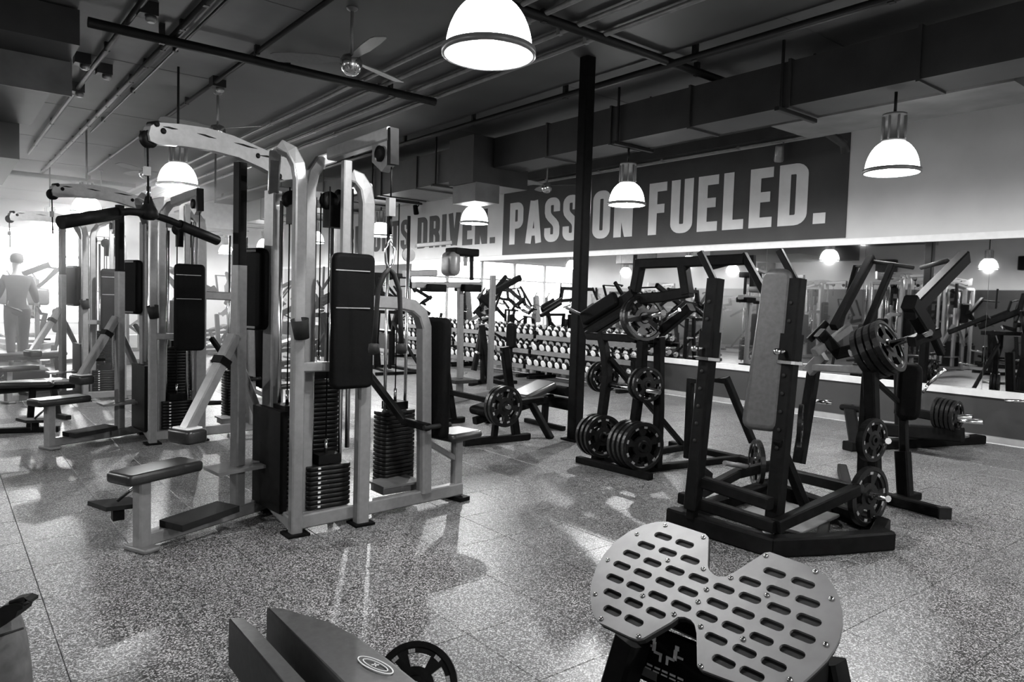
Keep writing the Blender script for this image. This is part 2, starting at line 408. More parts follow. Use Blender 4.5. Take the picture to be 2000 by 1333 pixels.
MB().box((q.x,q.y,q.z), (.9,.7,.45)).build('casing', 'pipel', o); MB().box((q.x-.5,q.y,q.z), (.1,.6,.38)).build('collar', 'ductl', o); S('hanger_rod', o, 'pipe', [(q.x,q.y,q.z+.2),(q.x,q.y,ZC)], .03)
def pipe_run(label, pts, r, m='pipe', clips=0):
    o = thing('ceiling_pipe', pts[0], label, 'pipe')
    T('pipe', o, m, pts, r, 8)
    a, b_ = V(pts[0]), V(pts[-1])
    for i in range(clips):
        q = lerp(a, b_, (i+.5)/clips); MB().box((q.x,q.y,(q.z+ZC)/2), (.05,.05,ZC-q.z+2*r)).build('clip', m, o)
    return o
pipe_run('black pipe running lengthwise with many clips', [(1.92,1,4.08),(1.92,20,4.08)], .035, clips=24)
pipe_run('thin black conduit alongside the clipped pipe', [(2.06,1,4.1),(2.06,14,4.1)], .015, clips=6)
pipe_run('black conduit carrying small junction boxes', [(1.50,1,4.08),(1.45,17,4.08)], .03, clips=7)
pipe_run('black conduit above the ceiling fans', [(2.72,1,4.08),(2.72,26,4.08)], .025, clips=9)
pipe_run('black cross pipe over the first fan', [(1.15,7.98,4.0),(5.0,8.0,4.0)], .05, clips=3)
pipe_run('black cross pipe over the second pendant', [(-2,19.5,4.0),(3.8,19.5,4.0)], .05, clips=3)
pipe_run('black cross pipe meeting the air duct', [(3.2,5.08,4.05),(9.8,5.1,4.05)], .045, clips=3)
pipe_run('black sprinkler main beside the long air duct', [(6.03,-2,4.02),(6.03,25,4.02)], .04, clips=14)
for x in (4.02, 4.3, 4.7, 5.05):
    pipe_run('galvanised conduit in the bundle over the middle aisle' , [(x, 1, 4.08), (x, 24, 4.08)], .025, 'pipel', 8)['group'] = 'bundled ceiling conduits'
pipe_run('pale conduit running along the top of the banners', [(9.72,3,3.965),(9.72,24,3.965)], .022, 'pipel', 14)
# junction boxes with small sensors
for (px, py) in ((288,30),(203,145),(425,170),(150,180),(160,125)):
    q = at(px, py, z=4.04); jb = thing('junction_box', (q.x,q.y,4.0), 'black ceiling junction box with a small pale sensor', 'box', 'ceiling junction boxes')
    MB().box((q.x,q.y,4.09), (.16,.16,.12)).build('box', 'pipe', jb); MB().lathe((q.x+.03,q.y,4.03), (0,0,-1), [(.05,0),(.05,.03),(.03,.05)], 12).build('sensor', 'pipel', jb)
# speckle spots on the wall
for (px, py, lb) in ((812,410,'small black spotlight fixed over the word DRIVEN'),(1522,300,'small pale spotlight fixed over the word FUELED')):
    q = at(px, py, x=9.7); s_ = thing('spotlight', q, lb, 'spotlight'); m = 'black' if px < 1000 else 'pipel'
    MB().lathe(q, (.3,.2,-.9), [(.05,-.12),(.06,-.1),(.07,.1),(.06,.12)], 14).build('head', m, s_); T('arm', s_, m, [q, q+V((.1,0,.15)), (9.8,q.y,3.96)], .015)

# ------------------------------------------------------------------ pendants
def pendant(ztop):
    o = thing('pendant_lamp', (0,0,2.75), '', 'lamp', 'bell pendant lamps')
    R0 = .222; prof = []
    for k in range(13):
        a = math.pi/2*k/12; prof.append((R0*math.cos(a)**.85 if k < 12 else .001, .29*math.sin(a)))
    prof = [(r_, z) for r_, z in prof if r_ > .085]
    inner = [(r_-.008, z) for r_, z in prof][::-1]
    MB().lathe((0,0,2.75), (0,0,1), prof+inner, 40, True, True).build('glass_bell', 'lamp', o)
    MB().lathe((0,0,2.75), (0,0,1), [(.216,-.005),(.24,-.005),(.24,.028),(.223,.028),(.216,.02)], 40, True, True).build('rim', 'greyd', o)
    zt = 2.75+.265
    MB().lathe((0,0,zt), (0,0,1), [(.03,0),(.1,0),(.1,.02),(.085,.03),(.085,.22),(.1,.23),(.1,.25),(.03,.26)], 24).build('housing', 'pipel', o)
    for k in range(8):
        a = k*math.pi/4; MB().box((.092*math.cos(a),.092*math.sin(a),zt+.125), (.03,.012,.2), axes((math.cos(a),math.sin(a),0))).build('cooling_fin', 'ductl', o)
    MB().lathe((0,0,2.84), (0,0,1), [(.001,.05),(.03,.055),(.04,.08),(.035,.12),(.03,.16)], 16).build('bulb', 'lamp', o)
    T('stem', o, 'pipe', [(0,0,zt+.25),(0,0,ztop)], .014)
    return o
proto = pendant(ZC); proto2 = pendant(3.46); proto3 = pendant(3.34); used_p = set()
LM = [(2.22,3.05,'pendant lamp over the open floor between cable machine and perforated foot plate'),(6.70,3.05,'pendant lamp hanging beside the end of the charcoal banner'),(6.80,6.32,'pendant lamp hanging before the letter N of PASSION'),
 (6.9,9.75,'pendant lamp under the square duct drop'),(7.15,13.4,'pendant lamp above the rope handle, before RESULTS DRIVEN'),(7.1,16.6,'pendant lamp seen between the guide rods of the cable machine'),
 (7.3,24.0,'distant pendant lamp beside the black post sleeve'),(2.28,9.35,'pendant lamp under the long pulley arm of the cable machine'),(1.98,13.9,'pendant lamp above the second cable machine'),
 (-2.4,7.4,'pendant lamp seen in the mirror'),(-2.4,2.9,'pendant lamp seen in the mirror'),(-2.4,15.4,'pendant lamp seen in the mirror'),(2.0,19.0,'pendant lamp toward the back windows'),(7.2,20.2,'pendant lamp toward the back windows'),(2.2,-1.6,'pendant lamp behind the viewpoint'),(6.7,-.6,'pendant lamp behind the viewpoint'),(-2.4,20.5,'pendant lamp seen in the mirror')]
for i, (x, y, lb) in enumerate(LM):
    src = proto if x < 6 else (proto2 if y < 8.8 else proto3)
    o = src if src not in used_p else copy_tree(src); used_p.add(src)
    o.location = (x, y, 2.75); o['label'] = lb
    ld = bpy.data.lights.new('bulb_light', 'POINT'); ld.energy = LAMP_W; ld.shadow_soft_size = .035
    lo = bpy.data.objects.new('bulb_light', ld); C.objects.link(lo); lo.parent = o; lo.location = (0,0,.0)

# ------------------------------------------------------------------ ceiling fans
def fan():
    o = thing('ceiling_fan', (0,0,3.62), '', 'fan', 'ceiling fans')
    T('down_rod', o, 'pipel', [(0,0,3.7),(0,0,ZC)], .016)
    MB().lathe((0,0,3.62), (0,0,1), [(.001,-.105),(.05,-.095),(.085,-.06),(.1,-.01),(.1,.03),(.08,.07),(.03,.09)], 24).build('motor_globe', 'chrome', o)
    MB().lathe((0,0,ZC-.06), (0,0,1), [(.02,0),(.05,.02),(.06,.06)], 16).build('canopy', 'greyd', o)
    for k in range(3):
        a = k*2*math.pi/3+.4; d = V((math.cos(a),math.sin(a),0)); n = V((-d.y,d.x,0)); up = V((0,0,1))
        rings = []
        for t, w in ((.1,.035),(.2,.05),(.28,.075),(.5,.085),(.68,.075),(.72,.05)):
            tl = (n*math.cos(.22)+up*math.sin(.22))
            c = V((0,0,3.66))+d*t; rings.append([c-tl*w-up*.004, c+tl*w-up*.004, c+tl*w+up*.004, c-tl*w+up*.004])
        MB().loft(rings).build('blade', 'greyd', o)
    return o
fp = fan()
for i, (x, y, lb) in enumerate([(3.0,6.25,'ceiling fan with bright metal globe nearest the large pendant'),(2.94,10.06,'ceiling fan above the pulley arm of the cable machine'),(3.0,14.6,'ceiling fan just beside the pendant under the pulley arm'),(2.9,18.4,'ceiling fan over the second cable machine'),(8.87,10.25,'ceiling fan before the word PASSION')]):
    o = fp if i == 0 else copy_tree(fp); o.location = (x, y, 3.62); o['label'] = lb; o.rotation_euler = (0,0,i*.7)

# ================================================================== WEIGHT PLATES
def plate_mesh():
    rings = [(.026,.024),(.05,.024),(.058,.013),(.10,.011),(.165,.011),(.188,.012),(.196,.02),(.225,.018)]
    n = 40; mb = MB(); nr = len(rings)
    def here(i, j): # cell between ring i and i+1
        if i < 0 or i >= nr-1: return False
        return not (i == 3 and (j % 8) in (1,2,3,4,5))
    idx = {}
    def vid(i, j, sgn):
        k = (i, j % n, sgn)
        if k not in idx:
            a = 2*math.pi*(j % n)/n; r_, z = rings[i]; mb.v.append(V((r_*math.cos(a), r_*math.sin(a), z*sgn))); idx[k] = len(mb.v)-1
        return idx[k]
    for i in range(nr-1):
        for j in range(n):
            if not here(i, j): continue
            for sg in (1,-1):
                f = [vid(i,j,sg), vid(i+1,j,sg), vid(i+1,j+1,sg), vid(i,j+1,sg)]
                mb.f.append(f if sg == 1 else f[::-1]); mb.sm.append(False)
            for (ii, jj, a, b_) in ((i-1,j,(i,j),(i,j+1)), (i+1,j,(i+1,j),(i+1,j+1)), (i,j-1,(i,j),(i+1,j)), (i,j+1,(i,j+1),(i+1,j+1))):
                if not here(ii, jj % n):
                    mb.f.append([vid(*a,1), vid(*b_,1), vid(*b_,-1), vid(*a,-1)]); mb.sm.append(False)
    return mb
plate0 = plate_mesh().build('weight_plate', 'iron'); plate0['category'] = 'weight plate'
mk = MB()
for k in range(9):
    a0 = k*2*math.pi/9+(.1 if k % 2 else -.05); r_ = .177
    for d in (-.07, .0, .07):
        a = a0+d; c = V((r_*math.cos(a), r_*math.sin(a), .0125)); mk.box(c, (.02,.011,.002), axes((math.cos(a),math.sin(a),0)))
        mk.box((c.x,c.y,-c.z), (.02,.011,.002), axes((math.cos(a),math.sin(a),0)))
mark0 = mk.build('raised_lettering', 'plate_mark', plate0); mark0['kind'] = 'stuff'
plate_used = [False]
def plate(c, axis, r, label, group=None, spin=None):
    if not plate_used[0]: o = plate0; plate_used[0] = True
    else:
        o = plate0.copy(); C.objects.link(o); m = mark0.copy(); C.objects.link(m); m.parent = o
    q = V(axis).normalized().to_track_quat('Z', 'Y').to_matrix().to_4x4() @ Matrix.Rotation(spin if spin is not None else random.random()*6, 4, 'Z')
    s = r/.225; o.matrix_world = Matrix.Translation(V(c)) @ q @ Matrix.Diagonal((s,s,s*1.15,1))
    o['label'] = label
    if group: o['group'] = group
    elif 'group' in o: del o['group']
    return o

# ================================================================== MULTI-STATION CABLE MACHINE
def stack(root, c, ax, w, d, z0, n, th, mplate='iron'):
    X, Y, Z = ax; c = V((c[0],c[1],0)); first = None
    for i in range(n):
        z = z0+th*(i+.5)
        if first is None:
            first = MB().pad(c+Z*z, (w, d, th*.86), ax, .004, 1).build('stack_plate', mplate, root)
            p0 = V(first.location)
        else:
            k = first.copy(); C.objects.link(k); k.parent = root; k.location = p0+V((0,0,th*i))
    T('guide_rod', root, 'chrome', [c-X*(w*.33)+Z*(z0-.05), c-X*(w*.33)+Z*2.12], .013)
    T('guide_rod', root, 'chrome', [c+X*(w*.33)+Z*(z0-.05), c+X*(w*.33)+Z*2.12], .013)
    zt = z0+th*n
    B('stack_head', root, 'black', c+Z*(zt+.035), (w*.5,d*.8,.06), ax); T('selector_stem', root, 'chrome', [c+Z*(zt+.06), c+Z*(zt+.16)], .012)
    T('stack_cable', root, 'black', [c+Z*(zt+.16), c+Z*2.2], .005)
    return zt
def cable_machine(label):
    o = thing('cable_machine', (1.75,4.5,0), label, 'cable machine', 'grey multi-station cable machines')
    a, b_ = (.92,4.53), (1.85,4.95); PL = (a, b_); ul = (V((*b_,0))-V((*a,0))).normalized(); nl = V((-ul.y,ul.x,0)); Zv = V((0,0,1))
    F, R_, Lp, Bp = V((1.75,4.32,0)), V((2.19,4.30,0)), V((1.81,4.93,0)), V((2.30,4.95,0))
    e, s_ = V((2.19,4.30)), V((3.05,4.47)); PR = (e, s_); ur = V((s_.x-e.x, s_.y-e.y, 0)).normalized(); nr = V((-ur.y,ur.x,0))
    # base
    S('base_beam', o, 'grey', [V((*a,.06)), V((1.83,4.94,.06))], .07, .08)
    S('base_beam', o, 'grey', [V((1.81,4.93,.06)), V((1.75,4.32,.06))], .06, .08)
    S('base_beam', o, 'grey', [F+Zv*.08, V((3.09,4.46,.08))], .07, .09)
    S('base_beam', o, 'grey', [V((1.81,4.93,.06)), V((2.30,4.95,.06))], .06, .08)
    S('base_beam', o, 'grey', [V((2.30,4.95,.06)), R_+Zv*.06], .06, .08)
    # left pulldown station
    S('seat_post', o, 'grey', [V((*a,.01)), V((*a,.43))], .075, .075, ref=ul)
    PD('foot', o, 'steel', V((*a,.015)), (.2,.11,.03), (nl,ul,Zv), .012)
    s0, s1 = on(226,916,*PL), on(378,906,*PL); c = (s0+s1)/2; c.z = .445
    PD('seat', o, 'vinylg', c, ((s1-s0).length*.97,.22,.065), (ul,nl,Zv), .02)
    q = at(230,985,z=.26); B('foot_plate', o, 'rubber', q, (.24,.2,.025), axes(V((.9,.3,-.1)))); T('foot_bracket', o, 'chrome', [q+V((0,0,.02)), c-Zv*.04-ul*.1], .01); B('foot_bracket', o, 'black', q-Zv*.05, (.06,.06,.08))
    q = at(392,1008,z=.13); B('foot_plate', o, 'rubber', q, (.42,.2,.04), axes(ul+Zv*.04))
    p = on(463,1012,*PL); p.z = .1
    S('station_post', o, 'grey', [p, V((p.x,p.y,1.68))], .075, .075, ref=ul); S('post_sleeve', o, 'black', [V((p.x,p.y,1.66)), V((p.x,p.y,2.34))], .066, .066, ref=ul); T('cable', o, 'steel', [V((p.x,p.y,1.7))+ul*.045, V((p.x,p.y,2.33))+ul*.045], .006)
    t0_, t1_ = on(458,657,*PL), on(363,843,*PL)
    S('thigh_brace', o, 'grey', [t0_, t1_], .065, .075, ref=nl); B('brace_collar', o, 'black', lerp(t0_,t1_,.28), (.05,.085,.085), axes(t1_-t0_)); T('pop_pin', o, 'black', [lerp(t0_,t1_,.72), lerp(t0_,t1_,.72)+V((.12,-.02,0))], .014)
    q = on(366,851,*PL); PD('thigh_pad', o, 'vinylg', q, (.15,.2,.085), (ul,nl,Zv), .018)
    PD('thigh_pad_cap', o, 'white', q+Zv*.048, (.12,.15,.012), (ul,nl,Zv), .008)
    S('rear_strut', o, 'greyd', [on(478,690,*PL)+nl*.1, on(524,810,*PL)+nl*.1], .05, .06, ref=nl)
    # long pulley arm, cut from plate
    poly = [(284,262),(288,247),(300,240),(345,243),(400,251),(450,266),(500,288),(545,307),(575,300),(572,350),(548,352),(505,328),(460,308),(410,295),(350,286),(302,283),(287,276)]
    arm = MB().prism([on(x,y_,*PL) for x, y_ in poly], nl*.06).build('pulley_arm', 'grey', o)
    for x0, y0, x1, y1 in ((311,248,341,254),(378,261,416,272),(450,279,497,292),(500,304,537,310)):
        m = MB()
        for sg in (1,-1): m.prism([on(x,y_,*PL)+nl*(.031*sg) for x, y_ in ((x0,y0),(x0*.6+x1*.4,y0*.6+y1*.4-2),(x1-3,y1-1.5),(x1,y1),(x0*.4+x1*.6,y0*.4+y1*.6+2),(x0+3,y0+1.5))], nl*.003)
        m.build('slot', 'black', arm)
    for x, y_ in ((299,243),(312,257),(497,305),(540,345)):
        MB().lathe(on(x,y_,*PL)-nl*.036, nl, [(.001,0),(.017,0),(.017,.072),(.001,.072)], 12).build('bolt', 'black', arm)
    q = on(290,272,*PL); MB().lathe(q-nl*.015, nl, [(.02,0),(.05,0),(.042,.015),(.05,.03),(.02,.03)], 20).build('pulley', 'black', o)
    T('cable', o, 'black', [on(288,275,*PL), on(290,398,*PL)], .006)
    B('cable_weight', o, 'greyd', on(287,335,*PL), (.035,.035,.05))
    # core posts, tops bent over
    S('main_post', o, 'grey', [F, F+Zv*2.20, F+V((-.012,.01,2.29)), F+V((-.04,.04,2.365)), F+V((-.09,.09,2.40))], .072, .072, ref=(0,1,0))
    S('main_post', o, 'grey', [V((1.85,4.42,.1)), V((1.85,4.42,2.17)), V((1.87,4.42,2.27)), V((1.92,4.41,2.35)), V((2.0,4.40,2.385))], .07, .075, ref=(0,1,0))
    S('main_post', o, 'grey', [R_, R_+Zv*2.10, R_+V((-.012,.01,2.19)), R_+V((-.045,.03,2.25)), R_+V((-.09,.05,2.27))], .085, .08, ref=(0,1,0))
    S('hanger_post', o, 'grey', [V((2.06,4.33,1.5)), V((2.06,4.33,2.36))], .055, .055, ref=(0,1,0)); T('guide_rod', o, 'chrome', [V((2.13,4.4,.5)), V((2.13,4.4,2.2))], .016)
    S('main_post', o, 'grey', [Lp, Lp+Zv*2.2], .1, .08, ref=ul); S('main_post', o, 'grey', [Bp, Bp+Zv*2.2], .08, .08, ref=(0,1,0))
    S('top_beam', o, 'grey', [Lp+Zv*2.2, Bp+Zv*2.2], .07, .07); S('top_beam', o, 'grey', [Bp+Zv*2.2, R_+Zv*2.2], .07, .07); S('top_beam', o, 'greyd', [Lp+Zv*2.2, V((1.66,4.5,2.36))], .07, .07)
    for k, (x, y_) in enumerate(((1.83,4.66),(1.9,4.6),(2.02,4.5),(2.12,4.55),(2.2,4.7))):
        MB().lathe((x,y_,2.12+.03*(k % 2)), (1,.2,0) if k % 2 else (.1,1,0), [(.02,-.015),(.06,-.015),(.05,0),(.06,.015),(.02,.015)], 18).build('pulley', 'black', o)
    B('pulley_block', o, 'black', (1.86,4.62,2.02), (.12,.1,.12)); B('pulley_block', o, 'black', (2.08,4.52,2.02), (.14,.1,.14))
    # short right arm with bracket and pulley
    q0, q1 = at(648,302,z=2.37), at(766,262,z=2.40); d = (q1-q0).normalized(); dn = V((-d.y,d.x,0)).normalized()
    ra = S('pulley_arm', o, 'grey', [q0, q1], .07, .075)
    MB().prism([q1-d*.16+Zv*.0, q1-d*.01+Zv*.0, q1-d*.01-Zv*.17, q1-d*.06-Zv*.2, q1-d*.16-Zv*.13], dn*.05).build('bracket', 'grey', o)
    B('end_cap', o, 'black', q1+d*.012-Zv*.07, (.03,.055,.2), axes(d))
    MB().lathe(q1-d*.07-Zv*.1-dn*.04, dn, [(.02,0),(.045,0),(.038,.04),(.045,.08),(.02,.08)], 18).build('pulley', 'black', o)
    hang = q1+d*.0-Zv*.18
    T('cable', o, 'black', [hang, hang-Zv*.17], .005)
    # stacks
    ZX = (V((0,1,0)), V((-1,0,0)), Zv)
    B('shroud', o, 'black', (1.72,4.70,.42), (.40,.05,.66), axes((.06,-.61,0)))
    stack(o, (1.82,4.66), (V((-.06,.61,0)).normalized(), V((-.61,-.06,0)).normalized(), Zv), .34, .14, .12, 19, .031)
    stack(o, (1.99,4.42), (V((1,.02,0)).normalized(), V((-.02,1,0)).normalized(), Zv), .3, .15, .13, 9, .031)
    for i in range(9):
        B('stack_number', o, 'mark', (1.915,4.342,.146+.031*i), (.018,.002,.012))
    stack(o, (2.07,4.74), (V((1,.02,0)).normalized(), V((-.02,1,0)).normalized(), Zv), .26, .16, .12, 26, .031)
    stack(o, (2.71,4.80), (ur, nr, Zv), .30, .16, .1, 18, .031)
    # front pad station
    fc = at(688,628,y=4.2); PD('back_pad', o, 'vinyl', fc, (.285,.85,.075), (V((1,.05,0)).normalized(), Zv, V((.05,-1,0)).normalized()), .025)
    for py in (529, 602):
        q = at(690,py,y=4.158); B('pad_seam', o, 'seam', q, (.23,.006,.006))
    S('pad_bar', o, 'grey', [F+Zv*1.055, V((2.0,4.28,1.055))], .06, .06); S('pad_bar', o, 'grey', [R_+Zv*1.3, V((2.0,4.25,1.3))], .05, .05)
    q = at(590,642,y=4.26); MB().lathe(q-V((0,0,.06)), (-.2,-.15,1), [(.001,0),(.045,0),(.055,.12),(.05,.12),(.04,.02),(.001,.02)], 18).build('cup_holder', 'rubber', o)
    PD('side_pad', o, 'vinyl', (1.70,5.02,1.53), (.3,.56,.075), (V((-.35,.94,0)).normalized(), Zv, V((-.94,-.35,0)).normalized()), .03)
    PD('side_pad_back', o, 'steel', (1.66,5.05,1.53), (.26,.54,.02), (V((-.35,.94,0)).normalized(), Zv, V((-.94,-.35,0)).normalized()), .008)
    q = at(465,912,z=.36); B('foot_plate', o, 'steel', q, (.36,.24,.02), axes((.9,.1,.03))); S('foot_post', o, 'grey', [q+V((.12,.0,0)), Lp+Zv*.3], .05)
    # right seated station
    S('boom', o, 'grey', [R_+Zv*1.47, on(780,593,*PR), on(803,598,*PR), on(820,613,*PR), on(828,640,*PR), on(828,962,*PR)], .085, .085, ref=nr)
    q = on(849,738,*PR); PD('back_pad', o, 'vinyl', q, (.28,.87,.075), (nr, Zv, ur), .03)
    sp = V((3.06,4.47,0)); S('seat_post', o, 'grey', [sp, sp+Zv*.46], .07, .07, ref=ur); PD('seat', o, 'vinylg', sp+Zv*.495-ur*.02, (.34,.28,.06), (ur,nr,Zv), .028)
    S('seat_stay', o, 'grey', [on(830,862,*PR), sp+Zv*.3], .04); B('foot', o, 'black', sp+Zv*.015, (.2,.1,.03), (nr,ur,Zv))
    q = at(772,941,z=.16); B('foot_plate', o, 'steel', q, (.33,.24,.015), axes((1,.02,.0))); B('foot_bracket', o, 'grey', q-Zv*.035, (.3,.18,.05), axes((1,.02,0)))
    S('press_arm', o, 'black', [V((2.45,4.85,1.0)), V((2.62,4.5,.62)), V((2.7,4.3,.6))], .05); T('press_handle', o, 'rubber', [V((2.66,4.3,.6)), V((2.9,4.33,.6))], .018)
    for p_ in (F, R_, Lp, Bp): B('foot', o, 'black', V((p_.x,p_.y,.008)), (.14,.14,.016))
    return o, hang
cmA, rope_at = cable_machine('grey multi-station cable machine with the rope handle, between black column and bare floor')
place(cmA, (1.65,7.85,0), 0, 'second grey cable machine, standing behind the one with the rope handle')
place(cmA, (1.55,11.2,0), 0, 'third grey cable machine, in the glare of the back windows')
# lat bar hung from the first machine
lb = thing('lat_bar', dep(290,430,4.38), 'thick dark lat pulldown bar with bent ends hung from the long pulley arm', 'lat bar')
l0, l1, lc = dep(118,435,3.86), dep(424,470,4.93), dep(290,420,4.38)
MB().tube([l0, lerp(l0,lc,.35)+V((0,0,.02)), lerp(l0,lc,.75)+V((0,0,.03)), lc+V((0,0,.01)), lerp(lc,l1,.3)+V((0,0,.015)), l1], .022, 12).build('bar', 'black', lb)
MB().tube([l0, lerp(l0,lc,.62)+V((0,0,.025))], .036, 14).build('grip', 'black', lb); MB().tube([lerp(lc,l1,.42)+V((0,0,.01)), l1], .033, 14).build('grip', 'black', lb)
MB().lathe(lc-V((0,0,.03)), (0,0,1), [(.03,0),(.06,.02),(.05,.06),(.03,.09),(.018,.14)], 16).build('hub', 'black', lb)
T('shackle', lb, 'chrome', [lc+V((0,0,.1)), lc+V((0,0,.17))], .012)
# rope handle
h0 = V(rope_at)-V((0,0,.17)); rp = thing('rope_handle', h0, 'black rope triceps handle on a clip hanging from the short pulley arm', 'rope handle')
B('ferrule', rp, 'steel', h0-V((0,0,.05)), (.04,.04,.1)); T('chain', rp, 'black', [h0-V((0,0,.1)), h0-V((0,0,.2))], .01)
k0 = h0-V((0,0,.22)); MB().tube([k0, k0+V((.028,0,-.06)), k0+V((.02,0,-.14)), k0+V((0,0,-.17)), k0+V((-.02,0,-.14)), k0+V((-.028,0,-.06)), k0], .008, 8).build('carabiner', 'chrome', rp)
k1 = k0-V((0,0,.17))
for sg in (1,-1):
    MB().tube([k1, k1+V((.03*sg,0,-.03)), k1+V((.062*sg,-.01*sg,-.12)), k1+V((.07*sg,-.015*sg,-.30)), k1+V((.075*sg,-.02*sg,-.42))], .014, 10).build('rope', 'rubber', rp)
    MB().lathe(k1+V((.076*sg,-.02*sg,-.45)), (0,0,1), [(.001,-.03),(.028,-.02),(.032,.0),(.028,.03),(.014,.035)], 14).build('rope_end', 'rubber', rp)

# ================================================================== DECLINE BENCH
o = thing('press_bench', (5.0,6.3,0), 'black decline press bench with tall uprights beside the column', 'bench')
bench = o
S('floor_bar', o, 'black', [(4.22,6.05,.04),(5.05,6.0,.04)], .07, .07)
S('floor_bar', o, 'black', [(4.25,7.25,.04),(5.05,7.25,.04)], .07, .07)
up0, up1 = at(1008,858,y=6.03), at(985,678,y=6.03); up0.z = .05
S('upright', o, 'black', [up0, up1], .085, .07, ref=(0,1,0)); dv = up1-up0
w0 = V((up0.x,7.25,.05)); S('upright', o, 'black', [w0, w0+dv], .085, .07, ref=(0,1,0))
S('cross_beam', o, 'black', [up0+dv*.35, w0+dv*.35], .06, .06)
for s_, n_ in ((up0,-1),(w0,1)):
    T('bar_hook', o, 'steel', [s_+dv*.93, s_+dv*.93+V((-.12,0,.03)), s_+dv*.93+V((-.13,0,.09))], .014)
    T('plate_peg', o, 'chrome', [s_+V((-.28,0,.36)), s_+V((-.28,.22*n_,.36))], .025); S('peg_post', o, 'black', [s_+V((-.3,0,0)), s_+V((-.26,0,.42)), s_+dv*.5], .06)
pa, pb = at(945,800,y=6.62), at(1045,758,y=6.62)
ax = axes(V((.92,0,.30))); cpad = at(1042,763,y=6.55)
PD('back_pad', o, 'vinylg', cpad, (.50,.36,.09), ax, .035)
PD('seat', o, 'vinyl', cpad+V((-.62,0,-.16)), (.42,.36,.09), axes(V((.92,0,.2))), .035)
S('spine', o, 'black', [cpad+V((-.85,0,-.3)), cpad+V((.3,0,-.1))], .08, .08)
S('leg', o, 'black', [V((5.3,5.92,.0)), V((5.24,6.2,.36))], .075, .07); S('leg', o, 'black', [V((5.3,7.1,.0)), V((5.24,6.8,.36))], .075, .07); S('leg_rail', o, 'black', [V((4.95,6.2,.38)), V((5.4,6.2,.40))], .07, .06); S('leg_rail', o, 'black', [V((5.24,6.2,.36)), V((5.24,6.8,.36))], .07, .06)
MB().tube([cpad+V((.36,-.28,-.16)), cpad+V((.36,.28,-.16))], .075, 16).build('leg_roller', 'vinyl', o); MB().tube([cpad+V((.3,-.28,.0)), cpad+V((.3,.28,.0))], .06, 16).build('leg_roller', 'vinyl', o)
S('front_foot', o, 'black', [V((5.75,6.9,.03)), V((5.75,6.2,.03))], .06, .05); S('front_leg', o, 'black', [V((5.75,6.55,.05)), cpad+V((.2,0,-.12))], .07)
plate(up0+V((-.28,-.09,.36)), (0,1,0), .215, 'black grip plate on the decline bench peg, lettering facing the column', 'plates on the decline bench')
plate(up0+V((-.28,-.15,.36)), (0,1,0), .215, 'black grip plate on the decline bench peg, lettering facing the column', 'plates on the decline bench')
plate(w0+V((-.28,.09,.36)), (0,1,0), .17, 'smaller black plate on the far peg of the decline bench', None)

# ================================================================== MACHINE F: plate loaded lever machine beside the column
o = thing('lever_machine', (4.9,4.5,0), 'black plate-loaded lever machine with crossbeam on top, beside the column', 'gym machine')
mF = o; XF = 4.92
S('floor_bar', o, 'black', [(4.74,4.90,.03),(4.80,4.06,.03)], .07, .06)
S('floor_bar', o, 'black', [(4.95,4.30,.03),(6.2,4.10,.03)], .07, .06); S('floor_bar', o, 'black', [(4.9,4.75,.03),(6.2,4.75,.03)], .07, .06); S('floor_bar', o, 'black', [(6.15,4.95,.03),(6.15,3.7,.03)], .07, .06)
fp_ = lambda x, y_, X=XF: at(x, y_, x=X)
S('upright', o, 'black', [V((4.86,4.78,.04)), fp_(1186,735), fp_(1182,690), fp_(1174,650)], .075, .08, ref=(0,1,0))
S('upright', o, 'black', [V((4.92,4.42,.04)), fp_(1252,735), fp_(1256,655)], .075, .08, ref=(0,1,0))
S('upright', o, 'black', [V((5.1,4.25,.04)), fp_(1287,800,5.1), fp_(1287,660,5.1)], .075, .08, ref=(0,1,0))
S('rail', o, 'black', [fp_(1150,657), fp_(1245,662)], .07, .07)
S('lever_arm', o, 'black', [fp_(1145,635), fp_(1242,575)], .10, .11, ref=(1,0,0)); S('lever_arm', o, 'black', [fp_(1148,655,5.3), fp_(1240,598,5.3)], .08, .08, ref=(1,0,0))
PD('shoulder_pad', o, 'vinyl', fp_(1180,608)+V((-.07,0,.02)), (.5,.14,.05), axes(fp_(1242,575)-fp_(1145,635), (1,0,0)), .035)
T('handle', o, 'steel', [fp_(1105,601,4.7), fp_(1142,618,4.9)], .014)
S('mast', o, 'black', [fp_(1240,570), fp_(1252,508)], .085, .085, ref=(0,1,0)); S('mast', o, 'black', [fp_(1343,575), fp_(1333,508)], .085, .085, ref=(0,1,0))
S('crossbeam', o, 'black', [fp_(1246,516), fp_(1340,512), fp_(1456,507)], .085, .085); S('stop_post', o, 'black', [fp_(1241,498,5.2), fp_(1237,570,5.2)], .03)
S('tilt_beam', o, 'black', [fp_(1380,525), fp_(1430,512)], .04); S('fork', o, 'black', [fp_(1452,497), fp_(1495,575)], .05); S('fork', o, 'black', [fp_(1470,499,5.1), fp_(1470,560,5.1)], .04)
S('link', o, 'black', [fp_(1240,585), fp_(1300,580), fp_(1350,570)], .07, .09); S('lever_back', o, 'black', [fp_(1290,650,5.1), fp_(1350,600,5.1)], .08)
T('sleeve', o, 'chrome', [fp_(1256,622), fp_(1296,611,4.7)], .025); T('sleeve', o, 'chrome', [fp_(1296,626), fp_(1327,605)], .016); T('sleeve', o, 'chrome', [fp_(1290,597), fp_(1330,568)], .012)
T('plate_peg', o, 'chrome', [fp_(1190,752), V((4.92,4.1,fp_(1190,752).z))], .024)
T('plate_peg', o, 'chrome', [V((4.86,4.95,.3)), V((4.86,4.3,.3))], .024); S('brace', o, 'black', [fp_(1190,700), V((6.1,4.75,.06))], .05)
